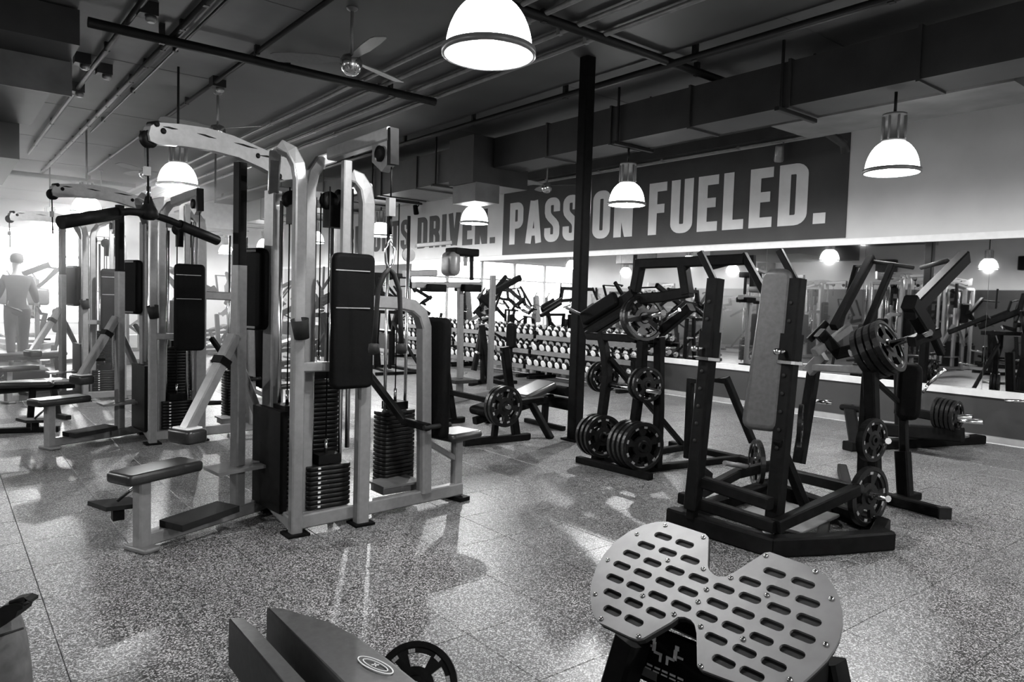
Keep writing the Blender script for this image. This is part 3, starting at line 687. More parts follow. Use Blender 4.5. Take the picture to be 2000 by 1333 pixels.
S('rear_frame', o, 'black', [V((5.6,4.3,.06)), V((5.6,4.3,.8)), V((5.6,3.9,.85)), V((5.75,3.7,.3))], .06)
ga = 'black plate with raised lettering on the low peg of the column-side lever machine'
for k in range(3): plate(V((4.86,4.70+.055*k,.27)), (.25,1,0), .20, ga, 'plates on the column-side lever machine')
for k in range(4): plate(V((4.86,4.22+.055*k,.26)), (.25,1,0), .215, ga, 'plates on the column-side lever machine')
for k in range(2): plate(fp_(1265,752)+V((0,.05*k,0)), (.3,1,0), .155, 'small black plate on the mid peg of the column-side lever machine', 'small plates on the lever machine')
for k in range(2): plate(fp_(1166,738)+V((0.1,.05*k,0)), (.3,1,0), .15, 'small black plate on the far mid peg of the lever machine', 'far small plates on the lever machine')
for k in range(2): plate(fp_(1257,622)+V((.02*k,.05*k,0)), (-.3,-1,.2), .205, 'large black plate loaded on the tilted lever beside the column', 'plates on the tilted lever')

# ================================================================== MACHINE G: tall twin-post machine with long pad
o = thing('squat_machine', (4.1,2.7,0), 'tall black twin-post machine with a long grey-lit pad and pierced posts', 'gym machine')
mG = o; Zv = V((0,0,1))
yl, yr = 2.95, 2.45
S('floor_beam', o, 'black', [V((3.95,3.15,.06)), V((3.97,2.36,.06))], .10, .12); S('floor_beam', o, 'black', [V((3.95,2.40,.06)), V((4.35,2.2,.06)), V((4.74,2.04,.06))], .10, .12)
S('floor_beam', o, 'black', [V((3.97,3.1,.06)), V((5.4,3.25,.06))], .10, .10); S('floor_beam', o, 'black', [V((5.3,3.3,.06)), V((5.0,2.2,.06)), V((4.7,2.1,.06))], .09, .10); S('floor_beam', o, 'black', [V((4.3,2.25,.05)), V((5.2,2.7,.05))], .07, .08)
PD('deck', o, 'steel', V((4.55,2.65,.09)), (.62,.5,.02), axes((1,.1,0)), .006)
gl = lambda x, y_: at(x, y_, y=yl); gr = lambda x, y_: at(x, y_, y=yr)
L0, L1, R0, R1 = gl(1352,995), gl(1398,545), gr(1512,1015), gr(1557,545)
S('post', o, 'black', [L0, L1], .085, .095, ref=(0,1,0)); S('post', o, 'black', [R0, R1], .085, .095, ref=(0,1,0))
S('post_leg', o, 'black', [V((L0.x,L0.y,.1)), L0+Zv*.05], .06); S('post_leg', o, 'black', [V((R0.x,R0.y,.1)), R0+Zv*.05], .06)
for p0, p1 in ((L0,L1),(R0,R1)):
    d = p1-p0; ph = None
    for k in range(9):
        t = .30+.075*k
        if .62 < t < .74: continue
        c = lerp(p0,p1,t); 
        if ph is None: ph = MB().lathe(c+V((-.0485,0,0)), (-1,0,0), [(.001,0),(.013,0),(.013,.002),(.001,.002)], 10).build('pin_hole', 'rubber', o); c_0 = c
        else:
            k_ = ph.copy(); C.objects.link(k_); k_.parent = o; k_.location = V(ph.location)+c-c_0
    c = lerp(p0,p1,.70); S('sliding_collar', o, 'black', [lerp(p0,p1,.66), lerp(p0,p1,.77)], .11, .115, ref=(0,1,0))
    S('collar_ring', o, 'chrome', [lerp(p0,p1,.645), lerp(p0,p1,.658)], .12, .125, ref=(0,1,0)); T('pop_pin', o, 'chrome', [c, c+V((-.13,.0,0))], .013); MB().lathe(c+V((-.13,0,0)), (-1,0,0), [(.001,0),(.02,.0),(.02,.03),(.001,.03)], 12).build('pin_knob', 'chrome', o)
    S('horn', o, 'black', [p1-Zv*.03, p1+V((-.02,.12,.18))], .04)
PDc = at(1507,692,y=2.62); gx = 1.0
lean = (R1-R0).normalized(); ax = (V((.35,-.94,0)).normalized(), lean, V((.35,-.94,0)).normalized().cross(lean))
poly = [(-.10,.56),(.13,.575),(.13,-.56),(-.13,-.56),(-.145,.25),(-.14,.38)]
pc = R0+(R1-R0)*.70+V((-.03,.13,0))
PDm = MB().pad(pc+lean*.0, (.24,1.03,.10), ax, .04, 4); 
for v in PDm.v:      # clip the outer top corner of the pad
    a_ = (v-pc).dot(ax[0]); b2 = (v-pc).dot(ax[1]); ex = (b2-.33)*.62-(a_+.12)
    if ex > 0: v += ax[0]*ex*.8
PDm.build('long_pad', 'pad_lit', o)
up = lambda x, y_, X=3.97: at(x, y_, x=X)
S('frame_rail', o, 'black', [up(1330,972), up(1515,1030)], .07, .075); S('frame_rail', o, 'black', [up(1352,935), up(1505,985)], .07, .075)
c0_, c1_ = up(1515,1028), at(1672,957,x=4.75); S('frame_rail', o, 'black', [c0_, c1_], .07, .075); S('frame_rail', o, 'black', [up(1345,975), at(1440,925,x=5.0), at(1530,905,x=5.3)], .07, .07)
S('frame_rail', o, 'black', [at(1550,928,x=5.0), c1_], .07, .075); S('gusset', o, 'black', [R0+Zv*.5, at(1575,995,x=4.35)], .06, .05); S('gusset', o, 'black', [L0+Zv*.3, at(1385,930,x=4.3)], .05, .05)
for px, py, X in ((1352,1030,4.0),(1500,1050,4.02)): MB().lathe(at(px,py,x=X)-V((0,0,.02)), (0,0,1), [(.02,-.05),(.035,-.05),(.035,.05),(.02,.05)], 14).build('damper', 'steel', o)
T('plate_peg', o, 'steel', [at(1415,905,y=3.3), at(1470,915,y=3.3)], .02)
plate(at(1478,905,y=3.32), (.75,-.65,0), .19, 'black plate leaning on the low peg inside the twin-post machine', None)

# ================================================================== MACHINE H: plate loaded pulldown with raised arms
o = thing('pulldown_machine', (5.5,2.6,0), 'black plate-loaded machine with raised arms and handles, in front of the mirror', 'gym machine')
mH = o
S('floor_bar', o, 'black', [at(1700,965,z=.05), at(1843,1003,z=.04)], .08, .08); B('bar_cap', o, 'rubber', at(1843,1003,z=.04), (.09,.05,.09), axes((.6,-.5,0)))
S('floor_bar', o, 'black', [V((5.2,2.5,.04)), V((6.6,3.3,.04))], .08, .08)
hy = lambda x, y_, Y=2.8: at(x, y_, y=Y)
S('post', o, 'black', [hy(1560,905,3.3), hy(1590,720,3.3)], .09, .09, ref=(0,1,0)); S('post', o, 'black', [V((*hy(1712,925,2.55)[:2],.05)), hy(1700,725,2.55)], .09, .09, ref=(0,1,0))
S('seat_beam', o, 'greyd', [hy(1575,717,3.3), hy(1705,724,2.6)], .08, .06)
S('rear_post', o, 'black', [at(1768,968,z=.05), at(1763,882,y=2.55)], .1, .1, ref=(0,1,0)); S('rear_foot', o, 'black', [at(1745,975,z=.03), at(1790,968,z=.03)], .09, .06); S('rear_post', o, 'black', [at(1766,885,y=2.55), at(1764,800,y=2.6)], .06)
PD('chest_pad', o, 'vinyl', at(1775,765,y=2.55), (.18,.46,.12), (V((.4,-.9,0)).normalized(), Zv, V((.9,.4,0)).normalized()), .04)
S('strut', o, 'black', [hy(1700,735,2.6), hy(1770,800,2.6)], .035); S('strut', o, 'black', [hy(1690,730,2.6), hy(1680,880,2.6)], .04)
# swing arms
S('swing_arm', o, 'black', [hy(1628,640,3.0), hy(1702,503,3.0)], .07, .06, ref=(0,1,0)); S('swing_arm', o, 'black', [hy(1640,640,3.2), hy(1672,520,3.2)], .04, .04, ref=(0,1,0)); T('arm_tie', o, 'black', [hy(1672,521,3.2), hy(1690,520,3.0)], .012)
S('swing_arm', o, 'black', [hy(1692,640,2.75), hy(1742,520,2.75)], .05, .05, ref=(0,1,0))
S('swing_arm', o, 'black', [hy(1776,612,2.15), hy(1884,503,2.15)], .10, .075, ref=(0,1,0)); S('arm_knuckle', o, 'black', [hy(1776,590,2.15), hy(1812,648,2.15)], .11, .09, ref=(0,1,0))
S('arm_gusset', o, 'black', [hy(1806,620,2.15), hy(1838,690,2.15)], .05, .05)
T('handle', o, 'rubber', [hy(1700,511,3.0), hy(1745,517,2.8), hy(1784,523,2.7)], .018); T('handle', o, 'rubber', [hy(1800,523,2.5), hy(1850,510,2.2)], .018)
S('pivot_beam', o, 'black', [hy(1600,650,3.1), hy(1640,690,3.0), hy(1705,675,2.7)], .08, .09); S('pivot_beam', o, 'black', [hy(1580,665,3.2), hy(1615,630,3.1)], .06, .05); S('lever', o, 'greyd', [hy(1590,690,3.1), hy(1660,640,3.0)], .05, .07)
T('sleeve', o, 'chrome', [hy(1730,676,2.55), hy(1816,650,2.1)], .024); S('sleeve_arm', o, 'black', [hy(1780,668,2.2), hy(1830,650,2.12)], .07)
T('sleeve', o, 'chrome', [hy(1660,690,2.8), hy(1700,678,2.7)], .03); S('back_brace', o, 'steel', [hy(1580,725,3.25), hy(1610,695,3.1)], .05, .1)
pc_ = hy(1735,677,2.5); nrm = V((.05,-.85,.42)).normalized()
for k in range(4): plate(pc_-nrm*.055*k, nrm, .21, 'black grip plate loaded on the raised-arm machine', 'plates on the raised-arm machine', .3)
T('plate_peg', o, 'chrome', [at(1660,962,y=2.45), at(1735,975,y=2.1)], .022); T('plate_peg', o, 'chrome', [at(1685,858,y=2.6), at(1735,862,y=2.25)], .022); S('peg_post', o, 'black', [at(1683,985,y=2.6), at(1690,800,y=2.6)], .07)
plate(dep(1696,970,4.92), (.12,1,0), .205, 'largest low black plate on the raised-arm machine, white lettering showing', None)
plate(dep(1706,860,5.0), (.12,1,0), .15, 'small black plate above the largest low plate', 'small plates above the low plate'); plate(dep(1700,860,5.06), (.12,1,0), .15, 'small black plate above the largest low plate', 'small plates above the low plate')
plate(dep(1563,832,5.9), (.45,-.9,0), .175, 'black plate hung behind the long pad', None)
T('peg', o, 'chrome', [dep(1590,784,6.4), dep(1625,787,6.3)], .02)

# ================================================================== low plate-loaded bench at the mirror wall
o = thing('hip_bench', (8.2,3.6,0), 'low black plate-loaded bench with chrome pegs against the charcoal wall', 'bench')
mL = o; wx = lambda x, y_, X=8.2: at(x, y_, x=X)
S('floor_beam', o, 'black', [at(1655,872,z=.05), at(1915,858,z=.05)], .14, .1); S('side_beam', o, 'black', [wx(1670,835), wx(1880,850)], .12, .14)
PD('deck', o, 'steel', at(1815,845,z=.18), (.7,.34,.03), axes((0,-1,0)), .01)
S('post', o, 'black', [at(1672,872,z=.05), wx(1660,800)], .12, .12, ref=(0,1,0)); PD('arm_pad', o, 'vinyl', wx(1668,798), (.3,.16,.07), axes((0,-1,0)), .03); S('post', o, 'black', [wx(1760,850), wx(1757,700)], .1, .1, ref=(0,1,0))
T('peg', o, 'chrome', [wx(1820,812), wx(1900,816)], .026); T('peg', o, 'chrome', [wx(1830,820), wx(1921,825)], .026); S('peg_beam', o, 'black', [wx(1750,800), wx(1850,818)], .09)
T('lever', o, 'chrome', [wx(1812,752), wx(1845,722)], .018); T('lever', o, 'chrome', [wx(1803,768), wx(1812,752)], .016)
for k in range(5): plate(wx(1832+9*k, 806+2*k), (0,1,0), .16, 'black plate in the row on the chrome pegs by the charcoal wall', 'plates by the charcoal wall')
o = thing('wall_peg', (9.85,2.9,.45), 'chrome peg sticking out along the charcoal lower wall', 'peg'); T('rod', o, 'chrome', [at(1963,783,x=9.5), at(2010,785,x=9.5)], .02); T('stand', o, 'black', [at(2010,785,x=9.5), V((9.6,2.6,.1))], .03)

# ================================================================== DUMBBELL RACKS
def rack(y0, y1, label):
    o = thing('dumbbell_rack', (9.35,(y0+y1)/2,0), label, 'rack', 'dumbbell racks')
    for y in (y0+.12, y1-.12):
        S('upright', o, 'black', [V((9.55,y,.02)), V((9.65,y,.95))], .07, .09, ref=(0,1,0)); S('foot', o, 'black', [V((9.0,y,.035)), V((9.7,y,.035))], .08, .06)
    for z, x in ((.25,9.2),(.54,9.32),(.83,9.44)):
        for dx in (-.1,.1): S('tray_rail', o, 'black', [V((x+dx,y0,z+dx*.25)), V((x+dx,y1,z+dx*.25))], .05, .06)
        S('tray_lip', o, 'greyd', [V((x-.15,y0,z-.02)), V((x-.15,y1,z-.02))], .015, .09)
    return o
racks = [(8.3,10.9,'dumbbell rack at the column end of the mirror'),(11.0,13.6,'middle dumbbell rack before the mirror'),(13.7,16.3,'far dumbbell rack before the mirror')]
db = MB(); db.tube([(-.075,0,0),(.075,0,0)], .016, 8)
for sg in (1,-1): db.lathe((.075*sg,0,0), (sg,0,0), [(.04,0),(.068,.012),(.068,.085),(.05,.1)], 12)
nm = len(db.f); dbo = db.build('dumbbell', ['chrome','rubber','white'])
for i, p in enumerate(dbo.data.polygons):
    cx_ = abs(p.center.x); p.material_index = 0 if cx_ < .07 else (2 if cx_ > .15 or cx_ < .082 else 1)
tag(dbo, 'round dumbbell with pale end', 'dumbbell', 'dumbbells on the racks'); first = True
for y0, y1, lbl in racks:
    rack(y0, y1, lbl)
    for ti, (z, x) in enumerate(((.25,9.2),(.54,9.32),(.83,9.44))):
        n = 13
        for i in range(n):
            d = dbo if first else dbo.copy()
            if not first: C.objects.link(d)
            first = False
            sc = .78+.35*(i/n)*(1 if ti < 2 else .6); d.location = (x, y0+.12+(y1-y0-.24)*i/(n-1), z+.047+.068*sc); d.scale = (sc,sc,sc); d.rotation_euler = (0,-.25,random.uniform(-.06,.06))
            d['label'] = ('round pale-ended dumbbell, %s tier of the %s' % (('bottom','middle','top')[ti], lbl))

# ================================================================== FOREGROUND: perforated foot plate
Pc = dep(1395,1175,2.15); pu, pv = V((0,-1,0)), V((.867,0,.5)); pn = pu.cross(pv)
if pn.z < 0: pn = -pn
def pp(x, y, off=0.0):
    d = ray(x, y); q = EYE+d*(pn.dot(Pc-EYE)/pn.dot(d)); return q+pn*off
def zz(x, y): return (1100+x*.3, 980+y*.3)      # coordinates read off a magnified crop
o = thing('leg_press_plate', (Pc.x,Pc.y,0), 'perforated steel foot plate with butterfly outline on a black frame, in the foreground', 'gym machine')
out = [(610,132),(680,133),(780,165),(925,213),(945,235),(940,420),(955,455),(985,480),(1020,492),(1060,488),(1100,470),(1310,335),(1345,330),(1560,405),(1660,450),(1715,490),(1755,540),(1795,620),(1815,710),(1818,800),(1800,890),(1765,960),(1715,1030),(1650,1095),(1580,1160),(1500,1225),(1400,1235),(1250,1215),(1100,1170),(900,1095),(872,1070),(868,860),(855,800),(830,770),(790,752),(745,752),(700,785),(520,890),(480,898),(430,880),(240,790),(205,755),(185,700),(176,600),(185,520),(215,430),(265,345),(340,260),(430,195),(520,155)]
slots = [(650,228),(790,275),(540,287),(680,330),(825,380),(445,345),(580,397),(727,450),(880,502),(382,418),(517,468),(662,527),(812,587),(1045,568),(337,502),(470,555),(615,617),(767,680),(1003,665),(1215,628),(320,600),(458,660),(603,725),(935,750),(1172,728),(1403,698),(1215,522),(1398,583),(1590,652),(1375,465),(1560,530),(320,712),(460,775),(1105,820),(1358,800),(1598,770),(995,895),(1290,895),(1558,880),(1180,975),(1490,978),(1045,1042),(1370,1060),(1228,1122)]
bolts = [(665,157),(480,215),(290,383),(208,605),(247,765),(490,880),(720,735),(895,815),(895,1075),(1475,1162),(1708,932),(1745,635),(1640,458),(1318,355),(1090,498),(912,440),(912,235),(680,385),(517,615),(932,575),(878,655),(1325,612),(1170,897)]
def to2(q): d = q-Pc; return (d.dot(pu), d.dot(pv))
O2 = [to2(pp(*zz(*q))) for q in out]
# plate with through slots: triangulated fill of the outline with the slot outlines as holes
th = .008
bm = bmesh.new(); loops = []
def loop2(pts):
    vs2 = [bm.verts.new((x, y, 0)) for x, y in pts]; return [bm.edges.new((vs2[i], vs2[(i+1) % len(vs2)])) for i in range(len(vs2))]
ed = loop2(O2)
for sx, sy in slots:
    c = to2(pp(*zz(sx, sy))); lng, wd = .036, .0138; pts = []
    for k in range(7): a = -math.pi/2+math.pi*k/6; pts.append((c[0]+lng-wd+wd*math.cos(a), c[1]+wd*math.sin(a)))
    for k in range(7): a = math.pi/2+math.pi*k/6; pts.append((c[0]-lng+wd+wd*math.cos(a), c[1]+wd*math.sin(a)))
    ed += loop2(pts)
bmesh.ops.triangle_fill(bm, edges=bm.edges[:], use_beauty=True)
from mathutils.geometry import intersect_point_line
def inside(pt, poly):
    r_ = False; n = len(poly)
    for i in range(n):
        (x0,y0),(x1,y1) = poly[i], poly[(i+1) % n]
        if (y0 > pt[1]) != (y1 > pt[1]) and pt[0] < (x1-x0)*(pt[1]-y0)/(y1-y0)+x0: r_ = not r_
    return r_
cs = [to2(pp(*zz(*q))) for q in slots]
kill = []
for f in bm.faces:
    c = f.calc_center_median()
    if not inside((c.x,c.y), O2) or any(abs(c.y-y) < .0128 and abs(c.x-x) < .034 for x, y in cs): kill.append(f)
bmesh.ops.delete(bm, geom=kill, context='FACES_ONLY')
bmesh.ops.solidify(bm, geom=bm.faces[:], thickness=th)
bm.normal_update()
for v in bm.verts: v.co = Pc+pu*v.co.x+pv*v.co.y+pn*v.co.z-o.location
bmesh.ops.recalc_face_normals(bm, faces=bm.faces)
me = bpy.data.meshes.new('perforated_plate'); bm.to_mesh(me); bm.free(); me.materials.append(MT['steel'])
plo = bpy.data.objects.new('perforated_plate', me); C.objects.link(plo); plo.parent = o
MB().prism([Pc+pu*(x*.985)+pv*(y*.985)-pn*.016 for x, y in O2], pn*.014).build('backing_board', 'rubber', o)
bo = None
for q in bolts:
    p_ = pp(*zz(*q))
    if bo is None: bo = MB().lathe(p_+pn*.0, pn, [(.008,0),(.008,.003),(.004,.006),(.001,.0065)], 10).build('bolt', 'chrome', o); b0 = p_
    else:
        k = bo.copy(); C.objects.link(k); k.parent = o; k.location = p_-b0
S('leg', o, 'black', [V((*at(1203,1250,y=Pc.y+.22)[:2],.0))+V((.0,.08,0)), at(1215,1245,y=Pc.y+.22)+V((.05,0,-.02))], .09, .09, ref=(0,1,0))
S('leg', o, 'black', [V((Pc.x+.15,Pc.y-.42,0)), V((Pc.x+.15,Pc.y-.27,.52))], .08, .09, ref=(0,1,0))
S('floor_rail', o, 'black', [V((Pc.x+.05,Pc.y+.35,.04)), V((Pc.x+.05,Pc.y-.45,.04))], .09, .07); S('floor_rail', o, 'black', [V((Pc.x-.9,Pc.y,.04)), V((Pc.x+.3,Pc.y,.04))], .09, .07)
S('carriage', o, 'black', [Pc-pn*.12+pu*.3, Pc-pn*.12-pu*.26], .1, .1); S('carriage', o, 'black', [Pc-pn*.16, V((Pc.x+.1,Pc.y,.05))], .1)
# instruction placard below the notch
g0 = at(1300,1275,x=Pc.x-.02); gx_ = V((.1,-1,0)).normalized(); gz = V((.1,.0,1)).normalized(); gn = gx_.cross(gz)
pl_ = MB().box(g0+V((0,-.05,-.02)), (.32,.17,.03), (gx_,gz,gn)).build('instruction_placard', 'black', o)
if gn.x > 0: gn = -gn
def gq(a, c): return g0+V((0,-.05,-.02))+gx_*a+gz*c+gn*.016
mm = MB()
for cx_, sg in ((-.085,1),(.0,-1)):    # two small figure pictograms: head, trunk, limbs
    for (a, c, w, h_) in ((0,.055,.014,.014),(.004*sg,.032,.012,.03),(.02*sg,.016,.03,.008),(.03*sg,.004,.008,.022),(-.014*sg,.03,.02,.007)): mm.box(gq(cx_+a,c), (w,h_,.002), (gx_,gz,gn))
for k in range(5): mm.box(gq(-.09+.028*k,-.03), (.02,.006,.002), (gx_,gz,gn)); mm.box(gq(-.095+.03*k,-.042), (.022,.004,.002), (gx_,gz,gn))
mm.build('pictograms', 'mark', pl_)['kind'] = 'stuff'
MB().box(gq(-.09,-.058), (.06,.026,.002), (gx_,gz,gn)).build('sticker', 'greyd', pl_)

# ================================================================== FOREGROUND: padded bench with two pads and plate
o = thing('padded_bench', (*at(620,1300,z=.3)[:2],0), 'black padded bench with two long pads and an oval emblem, in the foreground', 'bench')
def slab(name, tops, z, thick, m):
    q = [at(x, y, z=z) for x, y in tops]; mb = MB(); n = len(q); ctr = sum(q, V((0,0,0)))/n
    rings = [[p_-V((0,0,thick)) for p_ in q], [p_-V((0,0,.012)) for p_ in q], [p_+(ctr-p_).normalized()*.006-V((0,0,.003)) for p_ in q], [p_+(ctr-p_).normalized()*.016 for p_ in q]]
    return mb.loft(rings).build(name, m, o)
slab('long_pad', [(521,1185),(548,1186),(640,1212),(692,1238),(770,1292),(900,1400),(980,1480),(800,1480),(700,1366)], .50, .20, 'pad_lit')
slab('side_pad', [(447,1206),(472,1205),(496,1222),(590,1322),(700,1440),(640,1440),(560,1340)], .46, .16, 'pad_lit')
S('bench_rail', o, 'black', [at(540,1290,z=.25), at(760,1440,z=.25)], .08); S('leg', o, 'black', [at(560,1300,z=.26), V((*at(560,1300,z=.26)[:2],0))], .08)
# oval emblem: double ring and a crossed mark
e0 = at(733,1300,z=.503); e1 = at(765,1316,z=.503); eu = (e1-e0).normalized(); ev = V((-eu.y,eu.x,0)); mm = MB(); EA, EB = (e1-e0).length*1.02, .017
for k_, w_ in ((1,.0035),(.72,.0025)):
    pts = [(EA*k_*math.cos(2*math.pi*i/28), EB*1.3*(k_ if k_ == 1 else .6)*math.sin(2*math.pi*i/28)) for i in range(28)]
    mm.strip(pts, w_, lambda a, b_, d: e0+eu*a+ev*b_+V((0,0,d)), True, .0015)
for a in (.7, -.6): mm.strip([(-.01*math.cos(a),-.01*math.sin(a)),(.01*math.cos(a),.01*math.sin(a))], .004, lambda x, y, d: e0+eu*x+ev*y+V((0,0,d)), False, .0015)
mm.build('oval_emblem', 'mark', o)
pc2 = at(812,1342,z=.42); plate(pc2, V((-.55,-.6,.45)), .118, 'black open-grip plate partly hidden behind the padded bench', None, 1.0)
T('plate_peg', o, 'black', [pc2, at(700,1420,z=.36)], .025)

# ================================================================== FOREGROUND: canvas bag
bgc = at(-80,1310,z=.22); o = thing('canvas_bag', (bgc.x,bgc.y,0), 'grey canvas bag with a black strap standing on the floor', 'bag')
mb = MB(); rings = []
for z, k in ((0,.80),(.03,.95),(.12,1.02),(.22,1.0),(.30,.95),(.36,.86),(.39,.6)):
    rings.append([V((bgc.x,bgc.y,z))+V((.20*k*math.copysign(abs(math.cos(a))**.6, math.cos(a)), .17*k*math.copysign(abs(math.sin(a))**.6, math.sin(a)), .012*math.sin(5*a+z*20))) for a in [2*math.pi*i/24 for i in range(24)]])
mb.loft(rings, True, True).build('bag_body', 'bag', o)
bd = (V((bgc.x,bgc.y,.35))-EYE).dot(ray(1000,666).normalized())
st = [dep(x, y, bd) for x, y in ((-60,1235),(-20,1200),(2,1186),(25,1173),(48,1169),(60,1173),(60,1179),(50,1184),(46,1195),(28,1209),(0,1226),(-40,1262))]
MB().prism(st, V((.05,.07,0))).build('strap', 'rubber', o)
T('handle_loop', o, 'rubber', [dep(20,1178,bd-.03), dep(46,1171,bd-.03), dep(57,1176,bd-.03), dep(36,1186,bd-.03)], .008)
MB().pad(V((bgc.x,bgc.y,.05)), (.42,.36,.07), None, .03).build('bag_base', 'rubber', o)
T('seam_line', o, 'rubber', [at(-5,1244,z=.385), at(45,1228,z=.37)], .004)

# ================================================================== MIDDLE DISTANCE
# grey machine with horizontal pads between the cable machine and the dumbbell racks
bx_, by_ = 6.4, 9.0
o = thing('assisted_dip_machine', (bx_,by_,0), 'tall grey machine with raised pads before the RESULTS DRIVEN banner', 'gym machine')
q = lambda x, y_: at(x, y_, y=by_)
S('mast', o, 'greyd', [V((*q(901,690)[:2],.0)), q(899,560)], .08, .08, ref=(0,1,0)); S('base', o, 'greyd', [V((bx_-.6,by_-.3,.04)), V((bx_+.7,by_+.3,.04))], .1, .08)
S('arm', o, 'greyd', [q(808,557), q(938,557)], .1, .09); S('arm', o, 'greyd', [q(812,480), q(880,474)], .07, .06); S('arm', o, 'greyd', [q(790,535), q(850,533)], .12, .09); S('post', o, 'black', [q(921,500), q(921,548)], .05); S('post', o, 'greyd', [q(909,500), q(909,520)], .05)
for (x0, x1, y_) in ((822,870,563),(888,940,563),(868,938,493)): PD('arm_pad', o, 'vinyl', q((x0+x1)/2, y_), ((x1-x0)*.0062,.3,.11), None, .02)
PD('counterweight', o, 'greyd', q(880,516), (.2,.34,.36), None, .09)
MB().lathe(q(797,498), (0,-1,0), [(.001,0),(.1,0),(.1,.03),(.001,.03)], 24, False).build('pulley_disc', 'greyd', o)
for (x, y, z) in ((5.9,9.0,.0),): S('mast', o, 'greyd', [V((bx_+.5,by_+.2,0)), V((bx_+.5,by_+.2,1.9))], .08, .08, ref=(0,1,0))
B('step', o, 'rubber', (bx_-.3,by_-.1,.3), (.4,.4,.05)); S('step_post', o, 'greyd', [V((bx_-.3,by_-.1,.05)), V((bx_-.3,by_-.1,.28))], .07)
# copies of the black machines among the far rows
grp = 'black machines in the far rows'
def bounds(root):
    lo, hi = V((9e9,)*3), V((-9e9,)*3)
    def walk(ob, off):
        nonlocal lo, hi
        for ch in ob.children:
            o2 = off+V(ch.location)
            if ch.type == 'MESH':
                for v in ch.data.vertices:
                    q = v.co+o2; lo = V(map(min, lo, q)); hi = V(map(max, hi, q))
            walk(ch, o2)
    walk(root, V((0,0,0))); return lo, hi
BND = {r_: bounds(r_) for r_ in (cmA, mF, mG, mH, bench)}
def aabb(src, x, y, rz):
    lo, hi = BND[src]; c, s_ = math.cos(rz), math.sin(rz)
    pts = [(a*c-b_*s_+x, a*s_+b_*c+y) for a in (lo.x,hi.x) for b_ in (lo.y,hi.y)]
    return (min(p[0] for p in pts), max(p[0] for p in pts), min(p[1] for p in pts), max(p[1] for p in pts))
taken = [aabb(cmA,1.65,7.85,0), aabb(cmA,1.55,11.2,0), (8.9,9.9,8,16.5), (5.6,7.2,8.5,9.5), (-.6,1.8,11.2,14.8), (XL-1,XL+.3,-5,30), (XW-.2,XW+1,-5,30), (-9,12,YB-.5,YB+2), (.1,1.3,8.4,10.4)]
for r_ in (cmA, mF, mG, mH, bench): taken.append(aabb(r_, r_.location.x, r_.location.y, 0))
def free_spot(src, x, y, rz):
    for k in range(120):
        for dx in (0, .4, -.4, .9, -.9):
            b4 = aabb(src, x+dx, y, rz)
            if x < 0 and b4[1] > -.05: continue
            if not any(b4[0] < t[1]+.04 and b4[1] > t[0]-.04 and b4[2] < t[3]+.04 and b4[3] > t[2]-.04 for t in taken):
                taken.append(b4); return x+dx, y
        y += .15
        if y > YB-1: return None
far = [(mF,5.2,11.0,1.57),(mH,3.9,13.0,3.14),(mG,7.7,17.0,1.57),(bench,5.3,15.0,0),(mF,7.4,12.5,-1.57),(mH,7.2,10.4,0),(mG,4.2,10.4,0),(mF,3.7,16.4,0),(mH,5.8,13.6,1.57),(mG,5.9,18.3,3.14),(mF,4.2,19.8,3.14),(mH,7.6,20.5,0),(bench,6.0,22.0,0),(mG,2.6,21.0,1.57),(mH,1.6,16.3,0)]
KIND = {'cable_machine':'grey cable machine','squat_machine':'black twin-post machine','pulldown_machine':'black raised-arm machine','lever_machine':'black lever machine','press_bench':'black press bench'}
for src, x, y, rz in far:
    kd = KIND[src.name.split('.')[0]]; wh = 'behind the cable machines' if x < 5 else 'before the dumbbell racks'
    dd = 'in the near far-row' if y < 13.5 else ('in the middle far-row' if y < 18 else 'toward the back windows')
    fs = free_spot(src, x, y, rz)
    if fs is None: continue
    x, y = fs
    place(src, (x, y, 0), rz, '%s %s %s' % (kd, dd, wh), '%s, %s %s' % (kd, dd, wh))
# machines standing in the half of the room that only the mirror shows
mirror_side = [(cmA,-1.9,5.2,0),(cmA,-1.9,8.2,3.14),(cmA,-1.9,12.0,0),(cmA,-1.9,2.4,0)]
mirror_side += [(src,-4.6,y,rz) for src, y, rz in ((mG,.0,0),(mF,1.5,1.57),(mH,3.2,0),(bench,5.2,0),(mG,7.2,1.57),(mF,9.3,0),(mH,11.4,0),(mG,13.5,3.14),(mF,15.6,0),(mH,18,1.57),(cmA,20,0))]
mirror_side += [(src,-1.2,y,rz) for src, y, rz in ((mH,6.8,3.14),(mG,10.0,1.57),(mF,14.5,0),(mH,16.0,0),(mG,17.5,0))]
mirror_side += [(src,-2.9,y,rz) for src, y, rz in ((mF,6.5,1.57),(mG,9.9,0),(mH,13.6,0),(mG,16.2,1.57))]
for src, x, y, rz in mirror_side:
    kd = KIND[src.name.split('.')[0]]
    fs = free_spot(src, x, y, rz)
    if fs is None: continue
    x, y = fs
    place(src, (x, y, 0), rz, kd+' visible only as a reflection in the mirror', 'reflected in the mirror, '+kd)
# hanging speakers on the opposite wall
for y in (16.2, 11.6, 7.4):
    s_ = thing('wall_speaker', (-5.8,y,2.9), 'black wall speaker reflected in the mirror', 'speaker', 'speakers on the opposite wall')
    MB().pad((-5.75,y,3.1), (.36,.62,.42), None, .03).build('cabinet', 'black', s_); MB().lathe((-5.57,y,3.05), (1,0,0), [(.001,0),(.13,0),(.14,.01),(.001,.012)], 20).build('cone', 'rubber', s_); S('bracket', s_, 'black', [(-5.98,y,3.1),(-5.9,y,3.1)], .08)
